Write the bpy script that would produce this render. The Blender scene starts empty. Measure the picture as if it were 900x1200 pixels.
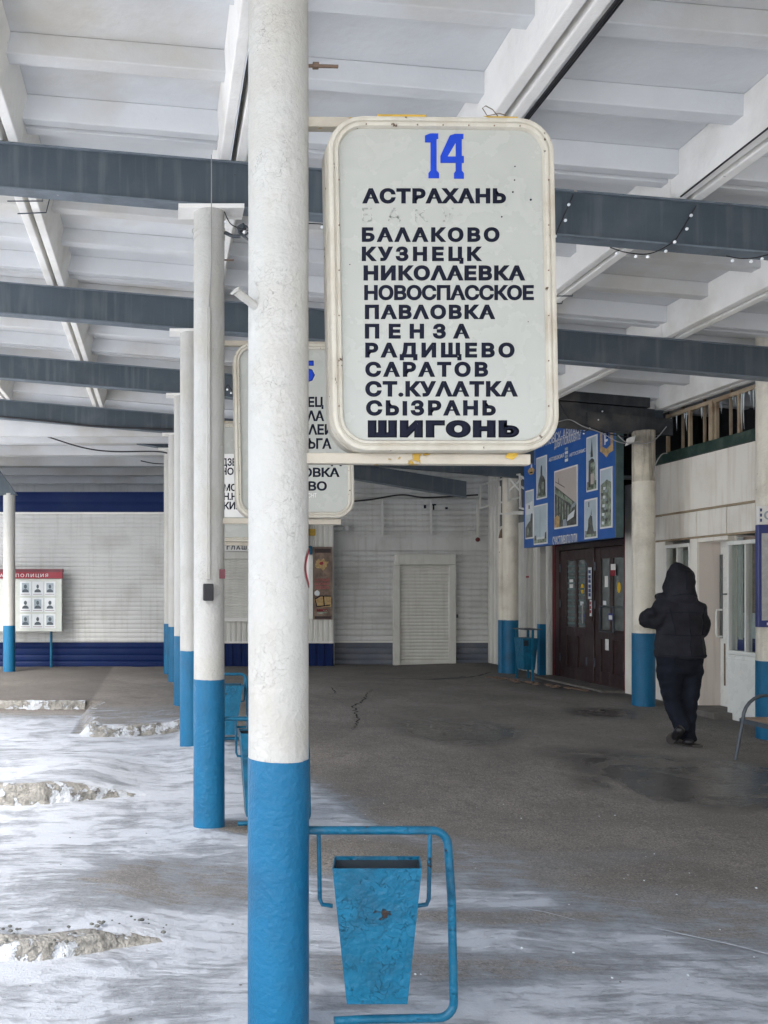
import bpy, bmesh, math, random
from mathutils import Vector, Matrix, noise
random.seed(7)
SC = bpy.context.scene
COL = SC.collection
# ------------------------------------------------------------------ camera
EYE = 1.55
cam = bpy.data.cameras.new("camera"); camo = bpy.data.objects.new("camera", cam); COL.objects.link(camo)
camo.location = (0, 0, EYE); camo.rotation_euler = (math.radians(90), 0, 0)
cam.sensor_fit = 'VERTICAL'; cam.sensor_height = 36; cam.lens = 31.5
cam.shift_x = 260/1200; cam.shift_y = 92/1200
cam.clip_start = .05; cam.clip_end = 2000
SC.camera = camo
# ------------------------------------------------------------------ light
SUN_EL, SUN_AZ = math.radians(48), math.radians(215)
w = bpy.data.worlds.new("World"); SC.world = w; w.use_nodes = True
nt = w.node_tree; bg = nt.nodes['Background']
sky = nt.nodes.new('ShaderNodeTexSky'); sky.sky_type = 'NISHITA'; sky.sun_disc = False
sky.sun_elevation = SUN_EL; sky.sun_rotation = SUN_AZ; sky.dust_density = 3.0; sky.air_density = 1.0
hs = nt.nodes.new('ShaderNodeHueSaturation'); hs.inputs['Saturation'].default_value = .72   # thin overcast
nt.links.new(sky.outputs[0], hs.inputs['Color']); nt.links.new(hs.outputs[0], bg.inputs[0]); bg.inputs[1].default_value = .15
sl = bpy.data.lights.new("sun", 'SUN'); so = bpy.data.objects.new("sun", sl); COL.objects.link(so)
sl.energy = 1.5; sl.angle = math.radians(30); sl.color = (1, .95, .88)
sd = Vector((math.sin(SUN_AZ)*math.cos(SUN_EL), math.cos(SUN_AZ)*math.cos(SUN_EL), math.sin(SUN_EL)))
so.rotation_euler = sd.to_track_quat('Z', 'Y').to_euler(); so.location = (-20, -10, 20)
SC.view_settings.view_transform = 'Standard'; SC.view_settings.look = 'None'
SC.view_settings.gamma = 1; SC.view_settings.exposure = 1.76
SC.cycles.max_bounces = 12; SC.cycles.diffuse_bounces = 8

# ------------------------------------------------------------------ materials
def mat(name, col, rough=.6, var=.12, vs=2.5, bump=.0, bs=60, dist=.003, dirt=None, chips=None, streak=None, metal=0, spec=.4, stretch=(1, 1, 1), crackle=None):
    """painted / worn surface. dirt=(colour, amount, scale), chips=(colour, threshold, scale), streak=(colour, amount)"""
    m = bpy.data.materials.new(name); m.use_nodes = True; t = m.node_tree; N = t.nodes.new; L = t.links.new
    b = t.nodes['Principled BSDF']
    b.inputs['Metallic'].default_value = metal; b.inputs['Specular IOR Level'].default_value = spec
    g = N('ShaderNodeNewGeometry'); mp = N('ShaderNodeMapping'); mp.inputs['Scale'].default_value = stretch
    L(g.outputs['Position'], mp.inputs[0]); P = mp.outputs[0]
    def nz(scale, det=5, src=P, r=.55):
        n = N('ShaderNodeTexNoise'); n.inputs['Scale'].default_value = scale; n.inputs['Detail'].default_value = det
        n.inputs['Roughness'].default_value = r; L(src, n.inputs['Vector']); return n.outputs['Fac']
    def ramp(src, a, c):
        r = N('ShaderNodeMapRange'); r.inputs[1].default_value = a; r.inputs[2].default_value = c; L(src, r.inputs[0]); return r.outputs[0]
    def mix(f, a, c):
        x = N('ShaderNodeMix'); x.data_type = 'RGBA'
        if isinstance(f, float): x.inputs[0].default_value = f
        else: L(f, x.inputs[0])
        for s, v in ((6, a), (7, c)):
            if isinstance(v, tuple): x.inputs[s].default_value = (*v, 1)
            else: L(v, x.inputs[s])
        return x.outputs[2]
    def scl(src, k):
        q = N('ShaderNodeMath'); q.operation = 'MULTIPLY'; q.inputs[1].default_value = k; L(src, q.inputs[0]); return q.outputs[0]
    lo = tuple(c*(1-var) for c in col); hi = tuple(min(1, c*(1+var)) for c in col)
    c = mix(ramp(nz(vs), .3, .7), lo, hi)
    if dirt: c = mix(scl(ramp(nz(dirt[2], 8), .5, .75), dirt[1]), c, dirt[0])
    if streak:
        m2 = N('ShaderNodeMapping'); m2.inputs['Scale'].default_value = (9, 9, .6); L(g.outputs['Position'], m2.inputs[0])
        c = mix(scl(ramp(nz(1.6, 6, m2.outputs[0]), .5, .8), streak[1]), c, streak[0])
    h = nz(bs, 6)
    rr = scl(ramp(nz(vs*3), .2, .8), .25); q = N('ShaderNodeMath'); q.inputs[1].default_value = rough-.12; L(rr, q.inputs[0]); L(q.outputs[0], b.inputs['Roughness'])
    if chips:
        cf = ramp(nz(chips[2], 9, P, .62), chips[1], chips[1]+.015); c = mix(cf, c, chips[0])
        s = N('ShaderNodeMath'); s.operation = 'SUBTRACT'; L(h, s.inputs[0]); L(cf, s.inputs[1]); h = s.outputs[0]
    if crackle:   # (scale, width, colour): curling edges of old paint
        v = N('ShaderNodeTexVoronoi'); v.feature = 'DISTANCE_TO_EDGE'; v.inputs['Scale'].default_value = crackle[0]
        vm = N('ShaderNodeVectorMath'); vm.operation = 'MULTIPLY_ADD'; vm.inputs[1].default_value = (.12, .12, .12); wn = N('ShaderNodeTexNoise'); wn.inputs['Scale'].default_value = crackle[0]*1.3
        L(P, wn.inputs['Vector']); L(wn.outputs['Color'], vm.inputs[0]); L(P, vm.inputs[2]); L(vm.outputs[0], v.inputs['Vector'])
        ed = ramp(v.outputs['Distance'], crackle[1], 0.); gate = ramp(nz(crackle[0]*.35, 4), .47, .58); k_ = N('ShaderNodeMath'); k_.operation = 'MULTIPLY'; L(ed, k_.inputs[0]); L(gate, k_.inputs[1])
        c = mix(scl(k_.outputs[0], .75), c, crackle[2]); s2 = N('ShaderNodeMath'); s2.operation = 'ADD'; L(h, s2.inputs[0]); L(scl(k_.outputs[0], .8), s2.inputs[1]); h = s2.outputs[0]
    if bump:
        bp = N('ShaderNodeBump'); bp.inputs['Strength'].default_value = bump; bp.inputs['Distance'].default_value = dist
        L(h, bp.inputs['Height']); L(bp.outputs[0], b.inputs['Normal'])
    L(c, b.inputs['Base Color'])
    return m
RUST = (.16, .07, .03)
M = {}
M['col_white'] = mat('column_white_paint', (.45, .45, .43), .5, .05, 6, .8, 46, .008, dirt=((.37, .34, .28), .55, 2.5), chips=((.24, .31, .36), .73, 9), streak=((.40, .37, .31), .35), spec=.35, crackle=(17, .007, (.42, .41, .385)))
M['col_cream'] = mat('column_cream_paint', (.68, .645, .56), .55, .06, 5, .9, 40, .010, dirt=((.36, .31, .25), .7, 3), chips=(RUST, .69, 12), streak=((.36, .31, .24), .5))
M['col_soot'] = mat('column_sooty_paint', (.60, .55, .45), .7, .10, 4, .8, 50, .01, dirt=((.018, .018, .018), 1.0, 1.6), streak=((.02, .02, .02), 1.0))
M['col_blue'] = mat('column_blue_paint', (.006, .115, .24), .42, .14, 3, .7, 42, .008, dirt=((.012, .06, .12), .75, 3), chips=((.04, .05, .06), .71, 14), spec=.3, streak=((.01, .08, .16), .4))
M['bin_blue'] = mat('bin_blue_paint', (.005, .112, .21), .36, .2, 7, .9, 24, .012, dirt=((.008, .05, .09), .85, 8), chips=((.035, .022, .018), .655, 12), spec=.35, crackle=(20, .02, (.006, .095, .175)))
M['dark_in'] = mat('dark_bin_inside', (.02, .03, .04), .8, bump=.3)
M['ceil'] = mat('ceiling_whitewash', (.62, .635, .65), .85, .08, 1.2, .4, 14, .010, dirt=((.46, .425, .36), .8, .9), chips=((.34, .32, .29), .74, 8), spec=.15)
M['ceil_lit'] = mat('rib_whitewash_lit', (.80, .79, .76), .85, .07, 2, .5, 20, .012, dirt=((.48, .45, .39), .5, 1.8), chips=((.27, .25, .23), .735, 9), spec=.15)  # ribs painted paler than the slabs to carry light on their sides
M['beam'] = mat('beam_grey_paint', (.060, .078, .094), .5, .16, 1.3, .3, 25, .003, dirt=((.115, .13, .145), .6, 2.5), streak=((.16, .175, .19), .6), chips=((.05, .04, .035), .71, 8), spec=.3)
M['beam_edge'] = mat('beam_flange_paint', (.14, .17, .20), .5, .15, 3, .6, 40, .004, dirt=((.06, .07, .08), .7, 5), chips=((.32, .30, .27), .66, 12))
M['soot'] = mat('sooty_beam_paint', (.035, .04, .045), .75, .4, 3, .6, 20, .006, dirt=((.16, .13, .10), .5, 3), streak=((.12, .12, .12), .35))
M['frame'] = mat('sign_frame_cream_paint', (.49, .465, .40), .45, .06, 8, .8, 60, .004, dirt=((.33, .27, .20), .7, 5), chips=((.08, .05, .03), .665, 24), streak=((.30, .24, .16), .5), spec=.35)
M['frame_y'] = mat('bar_paint_peeling_to_yellow', (.46, .42, .35), .5, .06, 8, .7, 50, .004, dirt=((.30, .25, .2), .6, 6), chips=((.42, .26, .03), .60, 6.5))
M['panel'] = mat('sign_face_glass', (.385, .395, .365), .25, .03, 3, .03, 20, .001, dirt=((.40, .405, .37), .5, 2.5), spec=.4)
M['panel_side'] = mat('sign_side_metal', (.62, .6, .52), .5, .08, 6, .5, 50, .002, chips=((.45, .3, .08), .68, 14))
M['ink'] = mat('sign_lettering_black', (.010, .012, .024), .75, .1, spec=.12)
M['ghost'] = mat('sign_lettering_residue', (.27, .28, .26), .6, .2, 60, chips=((.385, .395, .365), .5, 70))
M['ink_blue'] = mat('sign_number_blue', (.012, .05, .42), .4, .1, 20, spec=.2)
M['yellow'] = mat('old_yellow_paint', (.55, .36, .05), .6, .2, 20, .4)
M['rust'] = mat('rusty_steel', (.16, .11, .08), .8, .3, 20, .6, 80, .002)
M['rail'] = mat('rusty_cream_railing', (.36, .29, .20), .7, .15, 6, .5, 60, .003, dirt=((.16, .08, .04), .9, 4))
M['wire'] = mat('black_cable', (.015, .015, .018), .5)
M['grey_wire'] = mat('grey_cable', (.3, .3, .3), .5)
M['bulb'] = mat('white_plastic_bulb', (.85, .87, .9), .3)
M['siding'] = mat('light_grey_siding', (.56, .57, .565), .5, .07, .8, .12, 20, .003, dirt=((.34, .34, .32), .6, 1.3), streak=((.33, .32, .30), .5), chips=((.2, .17, .14), .77, 5))
M['siding_v'] = mat('white_profiled_sheet', (.62, .62, .59), .45, .06, 1.5, .1, 20, .002, dirt=((.42, .41, .38), .5, 2), streak=((.35, .33, .29), .45))
M['navy'] = mat('dark_blue_siding', (.004, .015, .075), .5, .12, 1, .1, 10, .003, dirt=((.015, .028, .065), .5, 2), spec=.15)
M['slate'] = mat('slate_blue_siding', (.11, .125, .16), .5, .1, 2, .1, 10, .003, dirt=((.2, .2, .2), .5, 2))
M['shutter'] = mat('grey_roller_shutter', (.58, .58, .55), .45, .05, 2, .05, dirt=((.38, .37, .34), .5, 2.5), streak=((.4, .38, .35), .4))
M['kiosk'] = mat('kiosk_white_panel', (.82, .79, .73), .4, .04, 1.5, .05, 20, .002, dirt=((.55, .49, .40), .5, 1.6), streak=((.46, .36, .27), .5))
M['kiosk_pink'] = mat('kiosk_pinkish_panel', (.68, .61, .56), .45, .05, 1.5, .05, 20, .002, streak=((.42, .33, .26), .5))
M['pvc'] = mat('white_plastic_frame', (.76, .77, .74), .3, .03, 3, dirt=((.5, .45, .38), .35, 3))
M['green'] = mat('dark_green_fascia', (.018, .045, .036), .55, .25, 5, .4, 40, .003, dirt=((.12, .12, .1), .4, 5))
M['dark'] = mat('dark_recess_shade', (.02, .022, .025), .7, .3, 3, .3)  # near-black colour stands for the shade in the loft and recesses
M['door'] = mat('dark_brown_door', (.035, .02, .022), .38, .2, 3, .15, 30, .002, dirt=((.07, .055, .05), .6, 2), streak=((.09, .08, .075), .3))
M['maroon'] = mat('maroon_paint', (.10, .008, .012), .45, .15, 5)
M['brown_glass'] = mat('door_glass', (.12, .135, .135), .08, .25, 5, spec=.8)
M['sign_blue'] = mat('blue_welcome_board', (.022, .10, .35), .4, .08, 2, dirt=((.02, .13, .42), .4, 1.5))
M['sign_edge'] = mat('board_edge_grey_green', (.08, .13, .13), .5, .2, 8, .3)
M['white'] = mat('white_print', (.7, .7, .68), .5, .05)
M['sky_print'] = mat('photo_print_pale_sky', (.42, .5, .55), .35, .12, 3)
M['dusk_print'] = mat('photo_print_warm_sky', (.45, .40, .37), .35, .05, 2)
M['shade_print'] = mat('photo_print_dark_building', (.09, .095, .09), .4, .6, 9)
M['olive_print'] = mat('photo_print_foliage', (.2, .24, .19), .4, .8, 14)
M['tan'] = mat('tan_print', (.42, .29, .13), .5, .35, 22)
M['red'] = mat('red_print', (.25, .02, .035), .4, .1)
M['darkred'] = mat('dark_red_awning', (.13, .035, .045), .5, .15)
M['board_white'] = mat('notice_board_white', (.5, .53, .5), .3, .06, 4)
M['paper'] = mat('notice_paper', (.62, .66, .68), .4, .06, 12)
M['photo_grey'] = mat('portrait_background', (.30, .36, .40), .4, .25, 9)
M['photo_dark'] = mat('portrait_figure', (.07, .09, .11), .4, .3, 14)
M['poster'] = mat('brown_food_poster', (.19, .135, .105), .4, .4, 6, dirt=((.05, .03, .025), .8, 8))
M['pinktext'] = mat('pale_red_lettering', (.42, .12, .12), .5)
M['info_blue'] = mat('board_frame_navy', (.03, .042, .16), .35, .08)
M['info_grey'] = mat('board_paper_grey', (.36, .36, .37), .25, .12, 9)
M['iron'] = mat('bench_painted_steel', (.05, .062, .075), .4, .2, 9, .2)
M['wood'] = mat('weathered_bench_slat', (.26, .19, .14), .7, .3, 6, .5, 50, .003, stretch=(6, 1, 6))
M['cloth'] = mat('black_padded_cloth', (.012, .0125, .018), .8, .5, 5, .7, 90, .003, spec=.25)
M['trouser'] = mat('black_trouser_cloth', (.009, .011, .018), .9, .35, 7, .5, 200, .002, spec=.15)
M['sole'] = mat('grey_shoe_sole', (.055, .05, .047), .8, .2)
M['skin'] = mat('skin', (.5, .3, .22), .5, .05)
M['shoe'] = mat('black_shoe_leather', (.012, .012, .015), .4, .2)
M['kerb'] = mat('worn_concrete_kerb', (.29, .285, .265), .9, .25, 12, 1, 45, .03, dirt=((.045, .043, .04), 1, 10), chips=((.46, .49, .53), .52, 6))
M['ice'] = mat('icicle_ice', (.72, .78, .82), .15, .1, 9)
M['curtain'] = mat('brown_patterned_curtain', (.26, .20, .16), .8, .35, 9, .3, 30, .004, stretch=(1, 1, 2))
M['drape'] = mat('grey_drape', (.33, .35, .33), .8, .15, 6)
M['sticker_y'] = mat('yellow_sticker', (.65, .42, .02), .4)
M['concrete'] = mat('threshold_concrete', (.13, .12, .11), .85, .25, 8, .6, 50, .005)
M['wall_back'] = mat('station_wall_plaster', (.55, .51, .44), .8, .08, 1.5, .2)
gm = bpy.data.materials.new('window_glass'); gm.use_nodes = True; gb = gm.node_tree.nodes['Principled BSDF']
gb.inputs['Transmission Weight'].default_value = 1; gb.inputs['Roughness'].default_value = .02; gb.inputs['IOR'].default_value = 1.2
gb.inputs['Base Color'].default_value = (.92, .96, .94, 1); M['glass'] = gm

def ground_mat():
    m = bpy.data.materials.new('asphalt_with_blown_snow'); m.use_nodes = True; t = m.node_tree; N = t.nodes.new; L = t.links.new
    b = t.nodes['Principled BSDF']; g = N('ShaderNodeNewGeometry'); P = g.outputs['Position']
    def at(n):
        a = N('ShaderNodeAttribute'); a.attribute_name = n; return a.outputs['Fac']
    def nz(scale, det=6, src=P, r=.6, dist=0.):
        n = N('ShaderNodeTexNoise'); n.inputs['Scale'].default_value = scale; n.inputs['Detail'].default_value = det
        n.inputs['Roughness'].default_value = r; n.inputs['Distortion'].default_value = dist; L(src, n.inputs['Vector']); return n.outputs['Fac']
    def ma(op, a, c=None, d=None, cl=False):
        x = N('ShaderNodeMath'); x.operation = op; x.use_clamp = cl
        for i, v in enumerate((a, c, d)):
            if v is None: continue
            if isinstance(v, (int, float)): x.inputs[i].default_value = v
            else: L(v, x.inputs[i])
        return x.outputs[0]
    def rp(src, a, c, o0=0., o1=1.):
        r = N('ShaderNodeMapRange'); r.interpolation_type = 'SMOOTHSTEP'
        for i, v in zip((1, 2, 3, 4), (a, c, o0, o1)): r.inputs[i].default_value = v
        L(src, r.inputs[0]); return r.outputs[0]
    def mix(f, a, c):
        x = N('ShaderNodeMix'); x.data_type = 'RGBA'; L(f, x.inputs[0])
        for s, v in ((6, a), (7, c)):
            if isinstance(v, tuple): x.inputs[s].default_value = (*v, 1)
            else: L(v, x.inputs[s])
        return x.outputs[2]
    snow, wet, dark_tone = at('snow'), at('wet'), at('dark_tone')
    mp = N('ShaderNodeMapping'); mp.inputs['Scale'].default_value = (.9, 5.0, 1); mp.inputs['Rotation'].default_value = (0, 0, math.radians(-12))
    wn = N('ShaderNodeTexNoise'); wn.inputs['Scale'].default_value = .55; wn.inputs['Detail'].default_value = 2; L(P, wn.inputs['Vector'])
    wv = N('ShaderNodeVectorMath'); wv.operation = 'MULTIPLY_ADD'; wv.inputs[1].default_value = (.8, .8, 0); L(wn.outputs['Color'], wv.inputs[0]); L(P, wv.inputs[2]); L(wv.outputs[0], mp.inputs[0])
    st = nz(1.5, 9, mp.outputs[0], .66, .3); fine = nz(9, 9, P, .7, .4)
    st2 = nz(6, 8, mp.outputs[0], .7, .5); st3 = nz(3.2, 9, mp.outputs[0], .78, .3)
    s = ma('MULTIPLY_ADD', snow, 1.5, -.62); s = ma('ADD', s, ma('MULTIPLY', ma('SUBTRACT', st, .5), 1.5)); s = ma('ADD', s, ma('MULTIPLY', ma('SUBTRACT', st2, .5), .8)); s = ma('ADD', s, ma('MULTIPLY', ma('SUBTRACT', fine, .5), 1.1)); s = ma('ADD', s, ma('MULTIPLY', ma('SUBTRACT', nz(1.7, 5, P, .6, 1.2), .5), 1.7)); s = ma('ADD', s, ma('MULTIPLY', ma('SUBTRACT', nz(38, 5, P, .75), .5), .7))
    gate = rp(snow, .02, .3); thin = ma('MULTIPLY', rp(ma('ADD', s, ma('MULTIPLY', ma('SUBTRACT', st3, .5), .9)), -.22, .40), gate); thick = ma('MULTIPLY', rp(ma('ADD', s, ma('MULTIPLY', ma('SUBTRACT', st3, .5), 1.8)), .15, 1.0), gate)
    a = mix(rp(nz(1.1, 6), .3, .7), (.185, .170, .152), (.285, .262, .235))
    a = mix(ma('MULTIPLY', rp(nz(75, 4, P, .75), .44, .60), .8), a, (.085, .075, .066))
    a = mix(ma('MULTIPLY', rp(nz(95, 3, P, .7), .60, .68), .7), a, (.62, .59, .55))
    a = mix(ma('MULTIPLY', rp(nz(2.6, 7, P, .7, 1.), .5, .72), .55), a, (.125, .11, .096))
    a = mix(ma('MULTIPLY', rp(nz(11, 6, P, .75), .50, .64), .38), a, (.075, .07, .065)); a = mix(dark_tone, a, (.055, .052, .05))
    wf = ma('MULTIPLY', wet, rp(nz(2.4, 6, P, .6, .6), .30, .55)); a = mix(ma('MULTIPLY', wf, .75), a, (.035, .034, .034))
    sp = ma('MULTIPLY', rp(nz(60, 4, P, .8), .66, .72), rp(nz(1.5, 3), .45, .6)); a = mix(ma('MULTIPLY', sp, .5), a, (.6, .6, .6))
    film = ma('MAXIMUM', ma('MULTIPLY', thin, .8), ma('MULTIPLY', gate, .20)); c = mix(film, a, (.25, .28, .32)); c = mix(ma('MULTIPLY', thick, .80), c, (.52, .56, .62)); c = mix(at('open'), c, (.84, .86, .88)); c = mix(ma('MULTIPLY', rp(nz(44, 3, P, .8), .67, .72), .6), c, (.13, .12, .115))
    L(c, b.inputs['Base Color'])
    ro = ma('SUBTRACT', .82, ma('MULTIPLY', wf, .70)); ro = ma('SUBTRACT', ro, ma('MULTIPLY', ma('SUBTRACT', thin, thick, cl=True), .3)); L(ro, b.inputs['Roughness'])
    h = ma('ADD', ma('MULTIPLY', nz(80, 5, P, .75), .5), ma('MULTIPLY', nz(14, 6), .5)); h = ma('MULTIPLY', h, ma('SUBTRACT', 1., ma('MULTIPLY', wf, .85))); h = ma('ADD', h, ma('MULTIPLY', thick, .7)); h = ma('ADD', h, ma('MULTIPLY', st2, .5))
    bp = N('ShaderNodeBump'); bp.inputs['Strength'].default_value = .9; bp.inputs['Distance'].default_value = .022; L(h, bp.inputs['Height']); L(bp.outputs[0], b.inputs['Normal'])
    return m
M['ground'] = ground_mat()
M['crack'] = mat('crack_gap', (.02, .018, .016), .9)
M['snow_line'] = mat('snow_filled_crack', (.52, .55, .60), .8, .1, 30)

# ------------------------------------------------------------------ helpers
ORG = {}
def empty(name, loc, label, cat, group=None):
    o = bpy.data.objects.new(name, None); COL.objects.link(o); o.location = loc; o.empty_display_size = .2
    o['label'] = label; o['category'] = cat
    if group: o['group'] = group
    ORG[o.name] = Vector(loc); return o
def link_mesh(name, me, m, parent=None, loc=None, smooth=False):
    o = bpy.data.objects.new(name, me); COL.objects.link(o)
    if m is not None and not me.materials: me.materials.append(M[m] if isinstance(m, str) else m)
    off = ORG[parent.name] if parent is not None else (Vector(loc) if loc is not None else None)
    if off is not None: me.transform(Matrix.Translation(-off))
    if parent is not None: o.parent = parent; ORG[o.name] = off
    elif loc is not None: o.location = loc; ORG[o.name] = Vector(loc)
    else: ORG[o.name] = Vector((0, 0, 0))
    if smooth:
        me.shade_smooth()
    return o
def tag(o, label=None, cat=None, group=None, kind=None):
    if label: o['label'] = label
    if cat: o['category'] = cat
    if group: o['group'] = group
    if kind: o['kind'] = kind
    return o
class MB:
    def __init__(s): s.b = bmesh.new()
    def hexa(s, p):   # 8 points: 4 bottom ring, 4 top ring
        v = [s.b.verts.new(q) for q in p]
        for f in ((3, 2, 1, 0), (4, 5, 6, 7), (0, 1, 5, 4), (1, 2, 6, 5), (2, 3, 7, 6), (3, 0, 4, 7)): s.b.faces.new([v[i] for i in f])
        return s
    def box(s, x0, x1, y0, y1, z0, z1):
        x0, x1 = sorted((x0, x1)); y0, y1 = sorted((y0, y1)); z0, z1 = sorted((z0, z1))
        return s.hexa([(x0, y0, z0), (x1, y0, z0), (x1, y1, z0), (x0, y1, z0), (x0, y0, z1), (x1, y0, z1), (x1, y1, z1), (x0, y1, z1)])
    def tube(s, pts, r, n=10, closed=False, rs=None):
        pts = [Vector(p) for p in pts]; rings = []; up = None; k = len(pts)
        for i, p in enumerate(pts):
            a = pts[i-1] if (i or closed) else p; c = pts[(i+1) % k] if (i < k-1 or closed) else p
            t = (c-a).normalized()
            if up is None: up = t.orthogonal().normalized()
            up = (up - t*up.dot(t)); up = up.normalized() if up.length > 1e-6 else t.orthogonal().normalized()
            sd = t.cross(up); rr = rs[i] if rs else r
            rings.append([s.b.verts.new(p + (up*math.cos(j*2*math.pi/n) + sd*math.sin(j*2*math.pi/n))*rr) for j in range(n)])
        for i in range(k if closed else k-1):
            A, B = rings[i], rings[(i+1) % k]
            for j in range(n): s.b.faces.new((A[j], A[(j+1) % n], B[(j+1) % n], B[j]))
        if not closed: s.b.faces.new(rings[0][::-1]); s.b.faces.new(rings[-1])
        return s
    def bar(s, a, c, w, h, up=(0, 0, 1)):
        a, c = Vector(a), Vector(c); t = (c-a).normalized(); u = Vector(up); sd = t.cross(u)
        if sd.length < 1e-4: sd = t.cross(Vector((0, 1, 0)))
        sd.normalize(); u = sd.cross(t); x = sd*w/2; y = u*h/2
        return s.hexa([a-x-y, a+x-y, c+x-y, c-x-y, a-x+y, a+x+y, c+x+y, c-x+y])
    def rings(s, rings, cap=True, close=True):
        R = [[s.b.verts.new(p) for p in r] for r in rings]; n = len(R[0])
        for A, B in zip(R, R[1:]):
            for j in range(n if close else n-1): s.b.faces.new((A[j], A[(j+1) % n], B[(j+1) % n], B[j]))
        if cap and close: s.b.faces.new(R[0][::-1]); s.b.faces.new(R[-1])
        return s
    def ext(s, poly, d):   # planar polygon (3D points) extruded by vector d
        d = Vector(d); return s.rings([poly, [Vector(p)+d for p in poly]])
    def ball(s, c, r, n=2, sc=(1, 1, 1)):
        m = Matrix.Translation(c) @ Matrix.Diagonal((r*sc[0], r*sc[1], r*sc[2], 1)); bmesh.ops.create_icosphere(s.b, subdivisions=n, radius=1, matrix=m); return s
    def mesh(s, name, bevel=0):
        bmesh.ops.recalc_face_normals(s.b, faces=s.b.faces)
        if bevel: bmesh.ops.bevel(s.b, geom=[e for e in s.b.edges if e.is_manifold and e.calc_face_angle(0) > .6], offset=bevel, segments=2, affect='EDGES', clamp_overlap=True, profile=.5)
        me = bpy.data.meshes.new(name); s.b.to_mesh(me); s.b.free(); return me
    def build(s, name, m, parent=None, loc=None, bevel=0, smooth=False):
        me = s.mesh(name, bevel); o = link_mesh(name, me, m, parent, loc)
        if smooth:
            me.shade_smooth(); me.set_sharp_from_angle(angle=math.radians(40))
        return o
F = 1050.
def pz(py, z): return EYE + (692-py)*z/F
def px_(px, z): return (px-190)*z/F
def fy(px, X): return X*F/(px-190)          # depth of a pixel column on a wall plane x = X

# text ---------------------------------------------------------------------
def raw_text(s, space=1., bold=.0):
    c = bpy.data.curves.new('text', 'FONT'); c.body = s; c.size = 1; c.space_character = space; c.bevel_depth = bold; c.bevel_resolution = 0; c.resolution_u = 2
    o = bpy.data.objects.new('text', c); COL.objects.link(o); dg = bpy.context.evaluated_depsgraph_get()
    me = bpy.data.meshes.new_from_object(o.evaluated_get(dg)); bpy.data.objects.remove(o); bpy.data.curves.remove(c)
    return me
_cap = raw_text('Н', 1, 0.0); CAP = max(v.co.y for v in _cap.vertices)
def glyph_groups(bm):
    bm.verts.ensure_lookup_table(); bm.verts.index_update(); seen = set(); isl = []
    for vs_ in bm.verts:
        if vs_.index in seen: continue
        st_, cur = [vs_], []; seen.add(vs_.index)
        while st_:
            v = st_.pop(); cur.append(v.index)
            for e_ in v.link_edges:
                o_ = e_.other_vert(v)
                if o_.index not in seen: seen.add(o_.index); st_.append(o_)
        xs_ = [bm.verts[i].co.x for i in cur]; isl.append([min(xs_), max(xs_), set(cur)])
    isl.sort(key=lambda q: q[0]); grp = []
    for q in isl:
        if grp and grp[-1][1]-q[0] > .35*min(q[1]-q[0], grp[-1][1]-grp[-1][0]): grp[-1][1] = max(grp[-1][1], q[1]); grp[-1][2] |= q[2]
        else: grp.append(q)
    return grp
def fit_text(name, s, u0, u1, v0, v1, fn, m, parent, bold=.02, spread=True, thick=None, split=False, stretch=1.2):
    """lettering fitted to u0..u1 wide, v0..v1 cap height; fn(u, v) gives the point on the sign, thick the extrusion vector"""
    sc = (v1-v0)/(CAP+2*bold)
    s0 = s.replace('Ы', 'ЬI'); s = s0.replace('Ь', 'Р')   # the soft sign is drawn as a P turned upside down
    flat = [c_ == 'Ь' for c_ in s0 if c_ != ' ']
    def wid(me): xs = [v.co.x for v in me.vertices]; return min(xs), max(xs)
    me = raw_text(s, 1, bold); a, c = wid(me); sp = 1
    if spread and len(s) > 1:
        me2 = raw_text(s, 1.5, bold); a2, c2 = wid(me2); want = (abs(u1-u0)/sc)/stretch
        k = (c2-a2)-(c-a); sp = 1 + .5*(want-(c-a))/k if k > 1e-6 else 1; sp = max(.96, min(2.6, sp))
        me = raw_text(s, sp, bold); a, c = wid(me)
    bm = bmesh.new(); bm.from_mesh(me)
    bmesh.ops.remove_doubles(bm, verts=bm.verts, dist=1e-5)
    if any(flat):
        gg = glyph_groups(bm)
        if len(gg) == len(flat):
            for f_, q in zip(flat, gg):
                if f_:
                    for i_ in q[2]: bm.verts[i_].co.y = CAP-bm.verts[i_].co.y
        else: print('glyphs', s, len(gg), len(flat))
    for v in bm.verts:
        q = Vector(fn(u0+(v.co.x-a)/(c-a)*(u1-u0), v0+(v.co.y+bold)*sc))
        if bold > 0 and thick: q = q+Vector(thick)*(1+v.co.z/bold)*.5
        v.co = q
    if thick and bold <= 0:
        r = bmesh.ops.extrude_face_region(bm, geom=bm.faces[:])
        bmesh.ops.translate(bm, vec=Vector(thick), verts=[x for x in r['geom'] if isinstance(x, bmesh.types.BMVert)])
    bmesh.ops.recalc_face_normals(bm, faces=bm.faces)
    if not split:
        me3 = bpy.data.meshes.new(name); bm.to_mesh(me3); bm.free()
        return link_mesh(name, me3, m, parent)
    grp = glyph_groups(bm)
    src = bpy.data.meshes.new('t'); bm.to_mesh(src); bm.free()
    for q in grp:
        b2 = bmesh.new(); b2.from_mesh(src); b2.verts.ensure_lookup_table()
        bmesh.ops.delete(b2, geom=[v for v in b2.verts if v.index not in q[2]], context='VERTS')
        me3 = bpy.data.meshes.new('letter'); b2.to_mesh(me3); b2.free(); link_mesh('letter', me3, m, parent)
    bpy.data.meshes.remove(src)

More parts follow.
